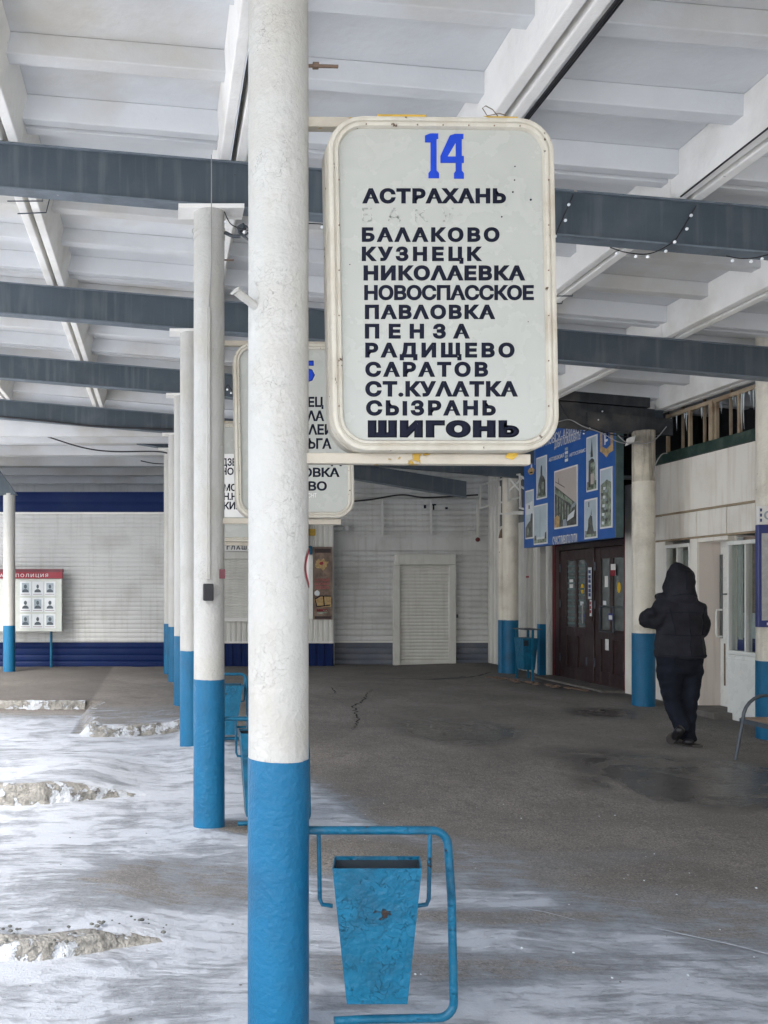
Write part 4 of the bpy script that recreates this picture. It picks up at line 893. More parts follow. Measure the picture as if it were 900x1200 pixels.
for li, (p0, p1, gl) in enumerate(((655.3, 687.3, ((662, 672), (674.5, 684))), (696, 731.5, ((702, 712.5), (716, 729))))):
    e_y0, e_y1 = fy(p0, XF), fy(p1, XF)
    d = empty('door_leaf', (XF, e_y1, .1), '', ''); del d['label']; del d['category']
    d.parent = en; d.location = Vector((XF, e_y1, .1))-ORG[en.name]
    zt, zg, zm = DZ1-.09, 2.02, .98
    b = MB()
    wall_box(b, p0, gl[0][0], DZ0-.02, zt, .02, .07); wall_box(b, gl[0][1], gl[1][0], DZ0-.02, zt, .022, .07); wall_box(b, gl[1][1], p1, DZ0-.02, zt, .02, .07)
    for (q0, q1) in gl:
        wall_box(b, q0, q1, zg, zt, .021, .07); wall_box(b, q0, q1, zm-.14, zm, .021, .07); wall_box(b, q0, q1, DZ0-.02, .36, .021, .07); wall_box(b, q0, q1, .36, zm-.14, .045, .06)
    b.build('leaf_frame', 'door', d, bevel=.004)
    for (q0, q1) in gl:
        b = MB(); wall_box(b, q0, q1, zm, zg, .05, .056); b.build('glass_pane', 'brown_glass', d)
    # hinges
    for zz in (1.85, 1.28, .42):
        b = MB()
        for p in (p0+.5, p1-.5): b.tube([(XF+.01, fy(p, XF), zz), (XF+.01, fy(p, XF), zz+.12)], .016, 8)
        b.build('hinge', 'iron', d)
    # slats seen behind the far leaf
    if li == 0:
        for k in range(11):
            zz = 1.02+k*.09; b = MB(); wall_box(b, 662, 684, zz, zz+.03, .043, .0495); b.build('blind_slat', 'sign_edge', d)
def sticker(p0, p1, y0, y1, m, n_='sticker', d=-.0, rnd_=False, par=en):
    yc = fy((p0+p1)/2, XF); z0, z1 = pz(y1, yc), pz(y0, yc)
    b = MB()
    if rnd_:
        c0, cz = (fy(p0, XF)+fy(p1, XF))/2, (z0+z1)/2; ry, rz = abs(fy(p0, XF)-fy(p1, XF))/2, (z1-z0)/2
        b.ext([(XF+d, c0+ry*math.cos(i*math.pi/8), cz+rz*math.sin(i*math.pi/8)) for i in range(16)], (-.003, 0, 0))
    else: wall_box(b, p0, p1, z0, z1, d-.003, d)
    return b.build(n_, m, par)
gd = .049
sticker(664, 668, 679, 691, 'white', d=gd); sticker(677, 680.5, 684, 696, 'sticker_y', d=gd, rnd_=True); sticker(676.5, 680, 704, 710, 'paper', d=gd); sticker(677, 682, 720, 727, 'info_blue', d=gd)
sticker(691, 695, 665, 702, 'paper', 'vertical_notice', d=-.022); sticker(693, 695.3, 703, 722, 'paper', 'vertical_notice', d=-.022)
sticker(705, 708.5, 675, 688, 'white', d=gd); sticker(703, 706.5, 704, 709, 'paper', d=gd); sticker(719.5, 723.5, 682, 695, 'sticker_y', d=gd, rnd_=True)
sticker(714.5, 720, 661, 675, 'white', 'round_top_sticker', d=.018); sticker(714.5, 720, 668, 675, 'red', 'red_patch', d=.0145); sticker(719, 725, 719, 727, 'info_blue', d=-.075); sticker(720, 724, 721, 726, 'white', d=-.0785); sticker(708, 712, 749, 762, 'white', d=.018)
for i, y0 in enumerate((668, 674, 679, 685, 690, 695)): sticker(691.7, 694.3, y0, y0+4, 'info_blue', 'notice_letter', d=-.0255)
for i, y0 in enumerate((705, 710, 715)): sticker(693.4, 694.8, y0, y0+3.5, 'red', 'notice_letter', d=-.0255)
sticker(634.5, 638, 675, 677, 'red', d=-.26, par=st); 
# handle of the near leaf : square tube loop
hz0, hz1 = pz(740, 12.9), pz(711, 12.9); hy0, hy1 = fy(708, XF), fy(724, XF)
b = MB(); b.tube([(XF-.06, hy0, hz0), (XF-.06, hy0, hz1), (XF-.06, hy1, hz1), (XF-.06, hy1, hz0)], .016, 8, closed=True); b.tube([(XF-.06, hy0, hz1), (XF+.03, hy0, hz1)], .012, 6); b.tube([(XF-.06, hy0, hz0), (XF+.03, hy0, hz0)], .012, 6); b.build('door_handle', 'iron', en)
b = MB(); yy = fy(685, XF); b.tube([(XF-.03, yy, 1.05), (XF-.03, yy, 1.35)], .012, 8); b.build('door_handle', 'grey_wire', en)
b = MB(); b.box(XF-.35, XF+.05, fy(735, XF), fy(648, XF), .05, gz(6.2, 13.4)+.03); tag(b.build('threshold', 'concrete', en, bevel=.01))
# wire mats in front of the doors
b = MB(); rnd = random.Random(5)
for k in range(26):
    yy = 12.5+k*.085; x_ = 6.05-.02*k+rnd.uniform(-.08, .08); zq = gz(x_, yy)+.012
    b.tube([(x_-.16+.05*math.cos(t*.9), yy+.07*math.sin(t*.9), zq+.006*(t % 2)) for t in range(8)], .007, 5)
tag(b.build('door_mat', 'rust', loc=(5.9, 13.4, .12)), 'coiled wire mat on the asphalt in front of the brown doors', 'door mat')
# narrow post left of the doors
e = empty('narrow_post', (6.22, 14.7, .1), 'narrow square white and blue post just left of the entrance doors', 'post')
b = MB(); b.box(6.17, 6.27, 14.64, 14.74, 1.0, 2.9); b.build('white_part', 'col_white', e, bevel=.006); b = MB(); b.box(6.168, 6.272, 14.638, 14.742, .05, 1.002); b.build('blue_part', 'col_blue', e, bevel=.006)

# welcome board -----------------------------------------------------------------
XB = 5.85; wb = empty('welcome_board', (XB, 13, 2.24), 'large blue welcome board with town photographs above the entrance doors', 'sign')
wy0, wy1 = fy(720.5, XB), fy(614, XB)
b = MB(); b.box(XB, XB+.1, wy0, wy1, 2.235, 3.97); b.build('blue_panel', 'sign_blue', wb, bevel=.004)
b = MB(); b.box(XB+.002, XB+.098, wy0-.03, wy0-.001, 2.235, 3.97); b.build('side_edge', 'sign_edge', wb)
b = MB(); b.box(XB+.11, XB+.4, wy0+.1, wy0+.16, 3.0, 3.05); b.box(XB+.11, XB+.4, wy1-.3, wy1-.24, 3.0, 3.05); b.build('wall_bracket', 'iron', wb)
def bp(px, py, d=-.004):   # measured point -> point on the board
    y = fy(px, XB); return (XB+d, y, pz(py, y))
def photo(x0, x1, y0, y1, skym, shapes):
    """y0,y1 measured at the left edge; picture with pale border and printed silhouettes"""
    ya_ = fy(x0, XB); yb_ = fy(x1, XB); z1, z0 = pz(y0, ya_), pz(y1, ya_)
    b = MB(); b.box(XB-.010, XB-.001, ya_, yb_, z0, z1); fr_ = b.build('photo_print', 'white', wb)
    m = .022; b = MB(); b.box(XB-.012, XB-.0102, ya_-m, yb_+m, z0+m, z1-m); b.build('printed_sky', skym, fr_)
    P = lambda u, v: (XB-.0125, (ya_-m)+((yb_+m)-(ya_-m))*u, z0+m+(z1-z0-2*m)*v)
    for i, (mm, poly) in enumerate(shapes):
        b = MB(); b.ext([Vector(P(u, v))+Vector((-.0006*i, 0, 0)) for u, v in poly], (-.0005, 0, 0)); b.build('printed_shape', mm, fr_)
sh = 'shade_print'; ol = 'olive_print'
photo(629.3, 641.2, 537, 586, 'sky_print', [(ol, [(0, 0), (1, 0), (1, .1), (0, .12)]), (sh, [(.15, .05), (.95, .05), (.95, .4), (.8, .5), (.62, .56), (.6, .78), (.52, .82), (.45, .78), (.42, .56), (.25, .45), (.15, .3)]), (ol, [(.2, .1), (.4, .1), (.4, .3), (.2, .3)]), (ol, [(.55, .06), (.8, .06), (.8, .38), (.55, .38)])])
photo(616.4, 625.8, 575.6, 632, 'sky_print', [('paper', [(.0, .5), (1, .5), (1, .78), (0, .74)]), (sh, [(.4, .62), (.6, .62), (.6, .7), (.4, .7)]), (sh, [(0, 0), (1, 0), (1, .5), (.8, .52), (.65, .36), (.3, .3), (0, .22)]), (ol, [(.2, .05), (.5, .05), (.45, .2), (.3, .22)])])
photo(626.2, 642, 593, 638.8, 'sky_print', [(ol, [(0, 0), (1, 0), (1, .12), (0, .14)]), ('paper', [(.1, .1), (.95, .1), (.95, .16), (.1, .16)]), (sh, [(0, .08), (.2, .08), (.18, .22), (.05, .2)]), (sh, [(.86, .1), (1, .1), (1, .28), (.9, .26)]), ('photo_grey', [(.48, .14), (.52, .14), (.51, .9), (.49, .9)])])
photo(650.3, 677.3, 552.4, 620.4, 'dusk_print', [(sh, [(0, 0), (1, 0), (1, .36), (.0, .76)]), (ol, [(0, .62), (.95, .30), (.95, .36), (0, .74)])] + [(ol, [(.10+.13*i, .12), (.15+.13*i, .12), (.15+.13*i, .55-.05*i), (.10+.13*i, .57-.05*i)]) for i in range(6)] + [('tan', [(0, 0), (.25, 0), (.25, .17), (.15, .22), (0, .18)]), ('photo_grey', [(.4, 0), (.6, 0), (.56, .12), (.42, .12)]), ('paper', [(.6, .08), (.9, .14), (.95, .26), (.65, .18)]), ('photo_grey', [(.8, .28), (1, .34), (1, .4), (.8, .34)]), (sh, [(.2, .78), (.22, .78), (.21, .88), (.2, .88)]), (sh, [(.05, .82), (.5, .68), (.5, .69), (.05, .835)])])
photo(688, 700.8, 513, 577, 'sky_print', [(ol, [(0, 0), (1, 0), (1, .16), (0, .16)]), (ol, [(.35, .05), (.9, .05), (.85, .5), (.75, .55), (.4, .52)]), (sh, [(.18, .05), (.42, .05), (.4, .5), (.78, .52), (.78, .56), (.55, .6), (.2, .56)]), (sh, [(.4, .62), (.66, .62), (.58, .86), (.53, .98), (.49, .86)]), ('dusk_print', [(.42, .1), (.75, .1), (.75, .3), (.42, .3)])])
photo(685.7, 700.4, 586, 632, 'sky_print', [(ol, [(0, 0), (1, 0), (1, .14), (0, .18)]), (sh, [(.15, .08), (.85, .08), (.7, .34), (.66, .56), (.5, .6), (.3, .48), (.3, .3)]), (sh, [(.33, .82), (.4, .82), (.4, .96), (.33, .96)]), (sh, [(.55, .6), (.62, .6), (.6, .78)])])
photo(704, 718.2, 550, 620, 'sky_print', [(ol, [(0, 0), (1, 0), (1, .76), (.6, .82), (0, .74)])] + [(('paper', 'shade_print', 'photo_grey')[i % 3], [(.1+.5*((i*37) % 10)/10, .05+.05*i), (.3+.5*((i*37) % 10)/10, .04+.05*i), (.36+.5*((i*37) % 10)/10, .09+.05*i), (.12+.5*((i*37) % 10)/10, .10+.05*i)]) for i in range(13)])
def btext(s, x0, x1, y0, y1, m='white', bold=.01):   # y at left edge
    ya_ = fy(x0, XB); yb_ = fy(x1, XB); z1, z0 = pz(y0, ya_), pz(y1, ya_)
    fit_text('lettering', s, ya_, yb_, z0, z1, lambda u, v: (XB-.003, u, v), m, wb, bold, spread=False, thick=(-.002, 0, 0))
btext('УЛЬЯНОВСК-АВИАСТОЛИЦА!', 627, 707, 517, 527, bold=.0)
btext('ДОБРО ПОЖАЛОВАТЬ!', 650, 680.5, 516.5, 525.5)
btext('АВТОВОКЗАЛ', 643.5, 661, 537, 541.5); btext('АВТОСЕРВИС', 667.5, 686.5, 531.5, 535.5)
btext('СЧАСТЛИВОГО ПУТИ', 648, 676.5, 629, 638.5)
for (x0_, x1_, y0_, y1_) in ((662.4, 665.8, 525, 543),):
    for k in range(4):
        b = MB(); a_ = bp(x0_, y0_+k*4.4); c_ = bp(x1_, y0_+k*4.4); b.box(XB-.006, XB-.002, a_[1], c_[1], a_[2]-.04, a_[2]); b.build('logo_bar', 'white' if k % 2 else 'photo_grey', wb)
# crest on the right, shield outline with figure; pendant emblem on the left
def bpoly(pts, m, n_, d=-.003): b = MB(); b.ext([bp(x, y, d) for x, y in pts], (-.0015, 0, 0)); b.build(n_, m, wb)
bpoly([(703.6, 506), (718.6, 500), (718.9, 528), (714, 531), (711, 536), (708, 532.5), (703.6, 529)], 'tan', 'crest', -.003)
bpoly([(706.5, 507), (715.7, 503.5), (715.9, 521), (711.2, 526), (706.5, 523.5)], 'sign_blue', 'crest_shield', -.005)
bpoly([(709, 508), (710.2, 507.6), (710.2, 521), (709, 521.4)], 'white', 'crest_figure', -.007); bpoly([(711.2, 504.5), (713.6, 503.8), (713.4, 514), (711.8, 515)], 'ink', 'crest_figure', -.007); bpoly([(710.5, 515), (713, 514), (713, 516.5), (710.5, 518)], 'white', 'crest_figure', -.0085)
bpoly([(622.4, 526), (623.8, 525.6), (623.8, 549), (622.4, 549.4)], 'white', 'pendant_strap'); bpoly([(619, 526.5), (619.5, 526.4), (619.5, 546), (619, 546)], 'photo_grey', 'pendant_strap'); bpoly([(626.8, 524.5), (627.3, 524.4), (627.3, 545), (626.8, 545)], 'photo_grey', 'pendant_strap')
bpoly([(618.8, 552), (621, 548.6), (624.5, 547.8), (627, 550.5), (625.5, 555.4), (621, 556.5)], 'tan', 'pendant_medal', -.0052); bpoly([(621.2, 553.6), (624.2, 552.6), (624.8, 554), (621.5, 554.8)], 'ink', 'medal_mark', -.0075)

# ------------------------------------------------------------------ white kiosk on the right
kk = empty('white_kiosk', (XF, 10.8, .1), 'white panelled ticket kiosk with a door and curtained window, right', 'kiosk')
ky0, ky1 = 8.9, fy(765, XF)     # near, far
b = MB(); b.box(XF, XF+.10, ky0, ky1, 2.53, 3.17); b.build('upper_panel', 'kiosk', kk, bevel=.004)
b = MB(); b.box(XF-.004, XF+.02, ky0, ky1, 2.505, 2.527); b.build('rusty_joint', 'rail', kk)
for p0, p1 in ((765, 807.5), (816.5, 843.5), (852, 910)):
    b = MB(); wall_box(b, p0, p1, 2.20, 2.50, 0, .1); b.build('middle_panel', 'kiosk', kk, bevel=.003)
for p0, p1 in ((808, 816), (844, 851.5)):
    b = MB(); wall_box(b, p0, p1, 2.20, 2.50, -.012, .1); b.build('cover_strip', 'kiosk', kk, bevel=.003)
b = MB(); b.box(XF-.003, XF+.06, ky0, ky1, 2.176, 2.197); b.build('joint_strip', 'rail', kk)
# lower: far window bay
b = MB(); wall_box(b, 765, 779.5, .05, 2.174, 0, .1); b.build('side_panel', 'kiosk', kk, bevel=.003)
def window(p0, p1, y0, y1, mull, ref, name='window'):
    yr = fy(ref, XF); z1, z0 = pz(y0, yr), pz(y1, yr)
    wn = MB(); f = 1.0
    wall_box(wn, p0, p1, z1-.045, z1, -.012, .07); wall_box(wn, p0, p1, z0, z0+.045, -.012, .07); wall_box(wn, p0, p0+1.9, z0+.045, z1-.045, -.012, .07); wall_box(wn, p1-1.6, p1, z0+.045, z1-.045, -.012, .07); wall_box(wn, mull-.8, mull+.8, z0+.045, z1-.045, -.010, .068)
    o = wn.build(name, 'pvc', kk, bevel=.004)
    for a_, c_ in ((p0+1.9, mull-.8), (mull+.8, p1-1.6)):
        b = MB(); wall_box(b, a_, c_, z0+.045, z1-.045, .03, .036); b.build('pane', 'glass', o)
    return o, z0, z1
w1, z0_, z1_ = window(780, 809, 637, 752, 794, 800)
b = MB(); wall_box(b, 779.5, 809, .05, z0_-.003, 0, .1); b.build('lower_panel', 'kiosk', kk, bevel=.003)
b = MB(); wall_box(b, 781, 808, 1.3, 2.05, .16, .18); b.build('blind', 'drape', w1)
b = MB(); wall_box(b, 796, 808, 1.9, 2.06, .12, .14); b.build('blue_curtain', 'photo_grey', w1)
b = MB(); wall_box(b, 809.3, 817.5, .05, 2.174, -.008, .32); b.build('pilaster', 'kiosk', kk, bevel=.004)
# recess with the door
ry0, ry1 = fy(853, XF), fy(817.6, XF)
b = MB(); b.box(XF+.02, XF+.30, ry1, ry1+.04, .05, 2.174); b.build('recess_side', 'kiosk_pink', kk)
b = MB(); b.box(XF+.075, XF+.27, ry0-.035, ry0-.002, .05, 2.174); b.build('recess_side', 'kiosk', kk)
b = MB(); b.box(XF+.0, XF+.30, ry0, ry1, 2.13, 2.174); b.build('recess_ceiling', 'kiosk', kk)
dl = MB(); dl.box(XF+.27, XF+.32, ry0-.03, ry1-.001, .12, 2.128); dl = dl.build('white_door', 'pvc', kk, bevel=.004)
XD = XF+.262
b = MB(); b.box(XD-.0, XD+.006, fy(846.5, XD), fy(843.2, XD), .98, 1.98); b.build('dark_glass_strip', 'brown_glass', dl)
b = MB(); b.box(XD-.0, XD+.006, fy(849.5, XD), fy(848.2, XD), .42, .92); b.build('panel_groove', 'rust', dl)
hy = fy(840.5, XD-.06); b = MB(); b.tube([(XD, hy, 1.0), (XD-.05, hy+.02, 1.0), (XD-.06, hy+.02, 1.04), (XD-.06, hy+.02, 1.28), (XD-.05, hy+.02, 1.32), (XD, hy, 1.32)], .012, 8); b.build('door_handle', 'pvc', dl, smooth=True)
b = MB(); b.box(XD-.02, XD, fy(852, XD), fy(847, XD), 1.50, 1.515); b.build('door_latch', 'iron', dl)
b = MB(); b.box(XF-.22, XF+.28, ry0-.1, ry1+.05, .05, gz(6.3, 10.4)+.07); b.build('door_step', 'concrete', kk, bevel=.01)
# big window right
w2, z0_, z1_ = window(853, 892.5, 633, 768, 874, 870)
b = MB(); wall_box(b, 892.5, 912, .05, 2.174, 0, .1); b.build('side_panel', 'kiosk', kk, bevel=.003)
b = MB(); wall_box(b, 853, 892.3, .08, z0_-.003, -.004, .1); b.build('lower_panel', 'pvc', kk, bevel=.004)
b = MB(); wall_box(b, 853.6, 892, .1, z0_-.05, -.012, -.0045); b.build('trim_panel', 'pvc', kk, bevel=.004)
def curtain(name, m, parent, ya_, yb_, z0, z1, X, amp=.02, waves=6, cut=None):
    b = bmesh.new(); n = 48; rows = []
    for i in range(n+1):
        t = i/n; y = ya_+(yb_-ya_)*t; d = amp*math.sin(t*waves*2*math.pi)+amp*.4*math.sin(t*waves*4.7)
        zz = z0 if not cut else cut(t)
        rows.append((b.verts.new((X+d, y, zz)), b.verts.new((X+d*.6, y, z1))))
    for A, B in zip(rows, rows[1:]): b.faces.new((A[0], B[0], B[1], A[1]))
    me = bpy.data.meshes.new(name); b.to_mesh(me); b.free(); return link_mesh(name, me, m, parent, smooth=True)
curtain('patterned_curtain', 'curtain', w2, ry0-.04, fy(893, XF)-.3, 1.30, 2.15, XF+.095, .008, 4)
curtain('grey_drape', 'drape', w2, ry0-.04, ry0-.15, 1.0, 2.15, XF+.078, .008, 2, cut=lambda t: 1.0)
curtain('white_net', 'paper', w2, ry0-.04, fy(893, XF)-.3, 1.02, 1.302, XF+.10, .008, 6)
b = MB(); b.box(XF+.085, XF+.2, fy(893, XF)-.3, ry0-.04, .6, 1.02); b.build('blue_counter', 'info_blue', w2)
b = MB(); b.box(XF+.45, XF+.5, ky0, ky1, .1, 2.5); b.box(XF+.12, XF+.49, ky1-.05, ky1-.01, .1, 2.5); b.build('inner_wall', 'siding_v', kk)
b = MB(); b.box(XF+.11, XF+.49, ky0, ky1, 2.51, 2.56); b.build('inner_ceiling', 'kiosk', kk)
# green fascia strip, its joints
b = MB(); b.box(XF-.03, XF+.06, ky0, ky1, 3.173, 3.30); b.build('green_fascia', 'green', kk, bevel=.004)
# railing above
rl = empty('railing', (XF, 10.5, 3.3), 'rusty cream railing hung with icicles on top of the white kiosk', 'railing')
rz0, rz1 = 3.302, 3.76
for p in (783, 809, 836, 840, 867, 889):
    b = MB(); y_ = fy(p, XF); w_ = .035 if p != 836 else .07
    b.box(XF-w_/2, XF+w_/2, y_-w_/2, y_+w_/2, rz0, rz1 if p != 889 else rz1); b.build('rail_post', 'rail', rl)
for p in (788, 813, 843, 874):
    b = MB(); y_ = fy(p, XF+.0); b.box(XF+.12, XF+.145, y_-.013, y_+.013, rz0, rz1+.12); b.build('rail_post', 'rail', rl)
b = MB(); b.box(XF-.022, XF+.022, 8.9, fy(782, XF), rz1-.03, rz1+.015); b.build('top_rail', 'rail', rl)
b = MB(); rnd = random.Random(11)
for k in range(34):
    y_ = rnd.uniform(9.3, 11.3); x_ = XF+rnd.choice((-.0, .13, .2)); l = rnd.uniform(.03, .26)*(1 if rnd.random() < .7 else 1.6)
    zt = rz1-.03 if x_ < XF+.05 else rz1+.06
    b.tube([(x_, y_, zt), (x_+rnd.uniform(-.01, .01), y_, zt-l*.5), (x_, y_, zt-l)], .008, 5, rs=[.008, .005, .0008])
tag(b.build('icicles', 'ice', rl), kind='stuff')
b = MB(); b.tube([(XF+.13, 9.2, rz1+.06), (XF+.13, 11.35, rz1+.05)], .012, 6); b.tube([(XF+.2, 9.2, rz1+.055), (XF+.2, 11.35, rz1+.045)], .012, 6); b.build('pipe_run', 'rust', rl)
# loft behind railing, its shade painted near-black, and rest of the station building
stb = empty('station_building', (8, 5, 0), 'upper storey of the station, shade painted dark, set back behind the kiosk railing', 'building')
b = MB(); b.box(XF+1.0, XF+1.2, -5, 12.4, 2.55, 4.3); b.build('shade_back_wall', 'dark', stb)
b = MB(); b.box(XF+.2, XF+1.2, 12.4, 12.6, 2.55, 4.3); b.build('shade_back_wall', 'dark', stb)
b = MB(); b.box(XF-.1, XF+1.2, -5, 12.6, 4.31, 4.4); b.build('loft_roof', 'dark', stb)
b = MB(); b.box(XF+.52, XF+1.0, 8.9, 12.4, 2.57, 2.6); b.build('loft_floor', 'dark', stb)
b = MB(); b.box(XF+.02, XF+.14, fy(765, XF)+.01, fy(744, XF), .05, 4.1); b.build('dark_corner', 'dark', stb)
b = MB(); b.box(XF, XF+.2, -5, 8.85, -.1, 4.1); b.build('plaster_wall', 'wall_back', stb)

# information board on the right column -------------------------------------------
ib = empty('information_board', (6.0, 8.58, 1.2), 'navy framed information board with white header on the rightmost column', 'sign')
yi = 8.56; xa, xb_ = px_(887, yi), px_(887, yi)+.95
b = MB(); b.box(xa, xb_, yi-.02, yi+.03, pz(735, yi), pz(615, yi)); b.build('navy_frame', 'info_blue', ib, bevel=.008)
b = MB(); b.box(xa+.03, xb_-.03, yi-.026, yi-.0205, pz(727, yi), pz(625, yi)); b.build('grey_sheet', 'info_grey', ib, bevel=.002)
b = MB(); b.box(xa+.008, xb_, yi-.015, yi+.02, pz(614.5, yi), pz(593, yi)); hd = b.build('white_header', 'white', ib)
fit_text('lettering', 'СПРАВКА', px_(894, yi), px_(894, yi)+.7, pz(609, yi), pz(599, yi), lambda u, v: (u, yi-.0155, v), 'photo_grey', hd, .03, thick=(0, -.002, 0))
b = MB()
for y0 in (596, 602, 608): b.box(px_(889.4, yi), px_(891.6, yi), yi-.017, yi-.0155, pz(y0+3.6, yi), pz(y0, yi))
b.build('header_mark', 'info_blue', hd)
b = MB(); b.box(px_(897, yi), px_(897, yi)+.5, yi-.024, yi-.0205, pz(732.5, yi), pz(729.5, yi)); b.build('footer_strip', 'white', ib)
# bench ---------------------------------------------------------------------------
bz = .10; be = empty('bench', (5.1, 7.7, bz), 'steel bench with arched armrest and worn wooden seat at the right edge', 'bench')
for yy in (7.72, 6.35):
    P = [(4.94, bz-.01), (4.975, .28), (5.005, .42)]+[(5.195-.19*math.cos(t*math.pi/12), .44+.205*math.sin(t*math.pi/12)) for t in range(13)]+[(5.39, .3), (5.42, bz-.01)]
    b = MB(); b.tube([(x, yy, z) for x, z in P], .014, 10); b.build('end_frame', 'iron', be, smooth=True)
b = MB(); b.box(5.0, 5.02, 6.3, 7.76, .405, .445); b.build('seat_rail', 'iron', be); b = MB(); b.box(5.38, 5.40, 6.3, 7.76, .405, .445); b.build('seat_rail', 'iron', be)
for k in range(4):
    b = MB(); b.box(5.022+k*.09, 5.104+k*.09, 6.28, 7.78, .43, .452); b.build('seat_slat', 'wood', be, bevel=.003)

# ------------------------------------------------------------------ person
def remesh_obj(name, caps, vox, m, parent, smooth_it=4, disp=0., dscale=6, seedv=0):
    b = bmesh.new()
    for (p0, r0, p1, r1) in caps:
        t = bmesh.new()
        for p, r in ((p0, r0), (p1, r1)):
            r = (r, r, r) if not isinstance(r, tuple) else r
            bmesh.ops.create_icosphere(t, subdivisions=2, radius=1, matrix=Matrix.Translation(p) @ Matrix.Diagonal((*r, 1)))
        res = bmesh.ops.convex_hull(t, input=t.verts)
        bmesh.ops.delete(t, geom=[g_ for g_ in res['geom_interior'] if isinstance(g_, bmesh.types.BMVert)], context='VERTS')
        tm = bpy.data.meshes.new('t'); t.to_mesh(tm); t.free(); b.from_mesh(tm); bpy.data.meshes.remove(tm)
    me = bpy.data.meshes.new(name); b.to_mesh(me); b.free()
    o = bpy.data.objects.new(name, me); COL.objects.link(o)
    md = o.modifiers.new('r', 'REMESH'); md.mode = 'VOXEL'; md.voxel_size = vox
    ms = o.modifiers.new('s', 'SMOOTH'); ms.iterations = smooth_it; ms.factor = .5
    dg = bpy.context.evaluated_depsgraph_get(); me2 = bpy.data.meshes.new_from_object(o.evaluated_get(dg)); bpy.data.objects.remove(o)
    if disp:
        nrm = [v.normal.copy() for v in me2.vertices]
        for v, n in zip(me2.vertices, nrm):
            q = v.co; f = noise.fractal(Vector((q.x*dscale+seedv, q.y*dscale, q.z*dscale*1.5)), 1, 2, 3)
            g = abs(noise.noise(Vector((q.x*dscale*.8, q.y*dscale*.8+seedv, q.z*dscale*1.6))))
            v.co = q+n*(f*disp*.6-(.25-g)*disp*1.2)
    me2.materials.clear(); return link_mesh(name, me2, m, parent, smooth=True)
PY = 8.4; PX0 = px_(797, PY); G = .10
pe = empty('person', (PX0, PY, G), 'person walking away in a black hooded jacket and black trousers', 'person')
def W(px, py, dy=0.): return Vector((px_(px, PY), PY+dy, pz(py, PY)))
V = Vector
# body: one continuous figure under the clothes
hands = []
def finger_set(base, fwd, side, s):
    out = []
    for i, (off, l) in enumerate(((-.033, .066), (-.011, .075), (.011, .07), (.031, .055))):
        a = base+side*off; k1_ = a+fwd*l*.5+V((0, 0, -.006)); k2_ = a+fwd*l*.78+V((0, 0, -.03)); k3_ = a+fwd*l*.66+V((0, 0, -.052))
        out += [(a, .0095, k1_, .009), (k1_, .009, k2_, .0085), (k2_, .0085, k3_, .0075)]
    t0 = base-fwd*.045+side*(-.036*s); t1 = t0+fwd*.035+side*(-.022*s)+V((0, 0, .012)); t2 = t1+fwd*.03+side*.012*s
    return out+[(t0, .012, t1, .011), (t1, .011, t2, .009)]
lh = W(796, 722, .25); rh = W(812, 727, .25)
bd = [(W(797, 683, .05), (.075, .09, .10), W(797, 688, .055), (.07, .085, .09)), (W(797, 698, .03), .055, W(797, 712, .01), .06),
      (W(797, 680, .14), .012, W(797, 686, .155), .016), (W(797, 693, .12), .03, W(797, 697, .115), .022),
      (W(787.5, 684, .03), .016, W(787.5, 687, .03), .013), (W(806.5, 684, .03), .016, W(806.5, 687, .03), .013),
      (W(780, 716, 0), .075, W(815, 716, 0), .075), (W(797, 720, 0), (.17, .11, .1), W(797, 765, 0), (.17, .12, .1)), (W(797, 765, 0), (.17, .12, .1), W(797, 785, 0), (.17, .12, .08)),
      (W(775, 716, 0), .055, W(768, 726, .02), .045), (W(768, 726, .02), .045, W(782, 726, .17), .034), (W(782, 726, .17), .032, lh-V((0, .03, 0)), .028),
      (W(820, 716, 0), .055, W(822, 734, .02), .045), (W(822, 734, .02), .045, W(822, 730, .17), .034), (W(822, 730, .17), .032, rh-V((0, .03, 0)), .028),
      (lh-V((0, .03, 0)), (.036, .03, .018), lh+V((0, .03, 0)), (.042, .02, .015)), (rh-V((0, .03, 0)), (.036, .03, .018), rh+V((0, .03, 0)), (.042, .02, .015)),
      (W(785, 785, 0), .09, W(791, 825, .05), .065), (W(791, 825, .05), .065, W(795, 846, -.03), .045), (W(808, 785, 0), .09, W(808, 828, .02), .065), (W(808, 828, .02), .065, W(808, 862, 0), .045)]
bd += finger_set(lh+V((0, .045, 0)), V((0, 1, 0)), V((1, 0, 0)), -1)+finger_set(rh+V((0, .045, 0)), V((0, 1, 0)), V((1, 0, 0)), 1)
remesh_obj('body', bd, .007, 'skin', pe, 2)
for sx in (-.03, .03):
    b = MB(); b.ball(W(797, 681, .13)+V((sx, 0, 0)), .011, 2, (1, .6, .7)); b.build('eye', 'ink', pe)
b = MB(); b.ball(W(797, 692, .135), .02, 2, (1, .4, .3)); b.build('mouth', 'pinktext', pe)
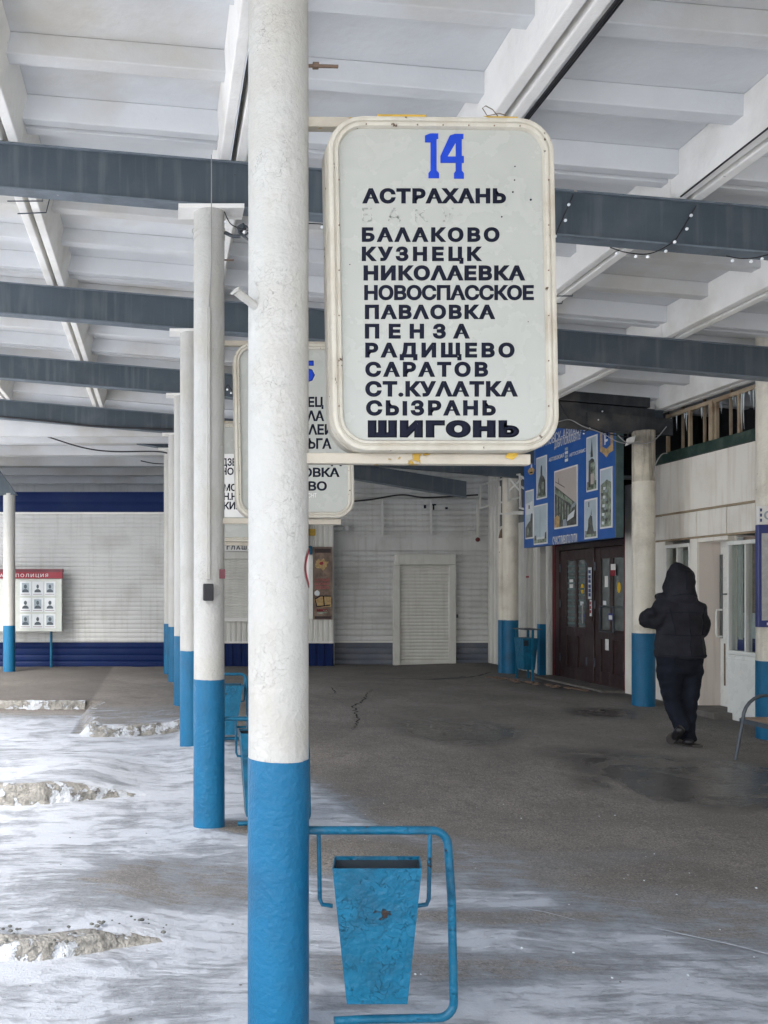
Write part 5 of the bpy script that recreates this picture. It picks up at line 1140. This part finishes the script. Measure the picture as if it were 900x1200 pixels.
jk = [  # hood
      (W(796, 677, -.01), (.128, .125, .125), W(795, 688, .0), (.138, .13, .11)), (W(793.5, 664, .01), (.052, .06, .04), W(795, 684, 0), (.130, .12, .10)),
      (W(795, 690, -.01), (.135, .125, .09), W(797, 703, -.02), (.15, .12, .06)), (W(776, 699, .03), (.04, .08, .03), W(790, 704, 0), (.08, .1, .05)),
      (W(784, 712, 0), (.115, .125, .075), W(812, 712, 0), (.115, .125, .075)), (W(797, 715, 0), (.215, .15, .11), W(797, 745, 0), (.215, .165, .13)),
      (W(797, 745, 0), (.215, .165, .13), W(797, 766, 0), (.225, .175, .06)), (W(797, 762, 0), (.225, .175, .05), W(798, 770, 0), (.230, .18, .015)),
      # left arm, elbow out, forearm forward
      (W(779, 712, 0), (.10, .1, .09), W(768, 727, .0), (.085, .09, .085)), (W(768, 727, .0), (.085, .09, .085), W(764.5, 727, .08), (.085, .085, .082)), (W(764, 725, .06), (.085, .08, .085), W(782, 724, .18), (.075, .07, .07)), (W(760.5, 718, -.03), (.05, .06, .045), W(765, 722, .04), (.07, .07, .07)),
      # right arm
      (W(813, 713, 0), (.10, .1, .09), W(822, 730, .0), (.085, .09, .09)), (W(822, 730, .0), (.08, .09, .09), W(822, 740, .06), (.078, .085, .085)), (W(822, 738, .07), (.08, .08, .08), W(822, 730, .18), (.07, .07, .07))]
jacket = remesh_obj('jacket', jk, .012, 'cloth', pe, 4, .015, 6, 2)
from mathutils.bvhtree import BVHTree
def seams(o, lines, name='seam', m='trouser', r=.0035):
    me = o.data; off = ORG[o.name]; bv = BVHTree.FromPolygons([v.co+off for v in me.vertices], [p.vertices[:] for p in me.polygons])
    for ln in lines:
        pts = []
        for (x, y) in ln:
            q = W(x, y, -1.2); h_ = bv.ray_cast(q, V((0, 1, 0)))
            if h_[0] is not None: pts.append(h_[0]+V((0, -.001, 0)))
        if len(pts) > 2: b = MB(); b.tube(pts, r, 6); b.build(name, m, o, smooth=True)
seams(jacket, [[(x, 717+((x-797)/30)**2*2.5) for x in range(773, 822, 2)], [(x, 744+((x-797)/30)**2*-1.5) for x in range(768, 827, 2)], [(797.5, y) for y in range(719, 768, 3)],
               [(x, 767.5) for x in range(768, 828, 2)], [(778+i*.45, 712+i*3.2) for i in range(11)], [(818-i*.2, 712+i*3.2) for i in range(11)], [(781+i*2.2, 699-((i-7)/7)**2*-3-3) for i in range(15)], [(796-i*.1, 664+i*3) for i in range(10)]])
tr = [(W(797, 768, 0), (.215, .16, .08), W(796, 784, 0), (.205, .15, .08)), (W(784, 786, 0), (.112, .13, .10), W(790, 820, .04), (.082, .10, .10)), (W(790, 820, .04), (.082, .10, .1), W(794, 844, -.03), (.072, .09, .08)), (W(794, 842, -.02), (.072, .09, .08), W(795.5, 852, -.07), (.070, .085, .04)),
      (W(809, 786, 0), (.108, .13, .10), W(807, 826, .02), (.075, .10, .10)), (W(807, 826, .02), (.075, .10, .1), W(805.5, 860, .0), (.066, .085, .05)), (W(805.5, 860, .0), (.066, .085, .05), W(805.5, 866, .0), (.070, .09, .02))]
remesh_obj('trousers', tr, .013, 'trouser', pe, 4, .014, 6, 9)
# shoes: left heel lifted, sole turned to us
def W2(px, py, dy=0.): return Vector((px_(px, PY+dy), PY+dy, pz(py, PY+dy)))
sh_l = [(W2(797, 856, -.13), (.042, .035, .045), W2(791, 863, .02), (.046, .05, .045)), (W2(791, 863, .02), (.046, .05, .04), W2(787, 868, .12), (.040, .05, .028))]
so_ = remesh_obj('shoe', sh_l, .009, 'shoe', pe, 3)
P0 = W2(801, 853.5, -.165); P1 = W2(782.5, 870.5, .07); ax = (P1-P0); sdv = V((.62, -.05, -.72)).normalized()
poly = [P0+ax*t+sdv*wd for t, wd in ((0, .016), (.05, .032), (.2, .038), (.45, .031), (.7, .042), (.9, .036), (1, .016))]+[P0+ax*t-sdv*wd for t, wd in ((1, .016), (.9, .036), (.7, .042), (.45, .031), (.2, .038), (.05, .032), (0, .016))]
b = MB(); b.ext(poly, (.006, .02, .012)); b.build('sole', 'sole', so_, bevel=.003)
remesh_obj('shoe', [(W2(807, 869, -.06), (.048, .045, .035), W2(808, 870, .16), (.045, .06, .028)), (W2(807, 866, .0), (.05, .055, .05), W2(807, 869, .05), (.045, .06, .04))], .009, 'shoe', pe, 3)
b = MB(); c0 = W2(807.5, 873, .05); b.box(c0.x-.046, c0.x+.046, PY-.10, PY+.22, gz(c0.x, PY)+.002, gz(c0.x, PY)+.022); b.build('sole', 'sole', pe, bevel=.008)
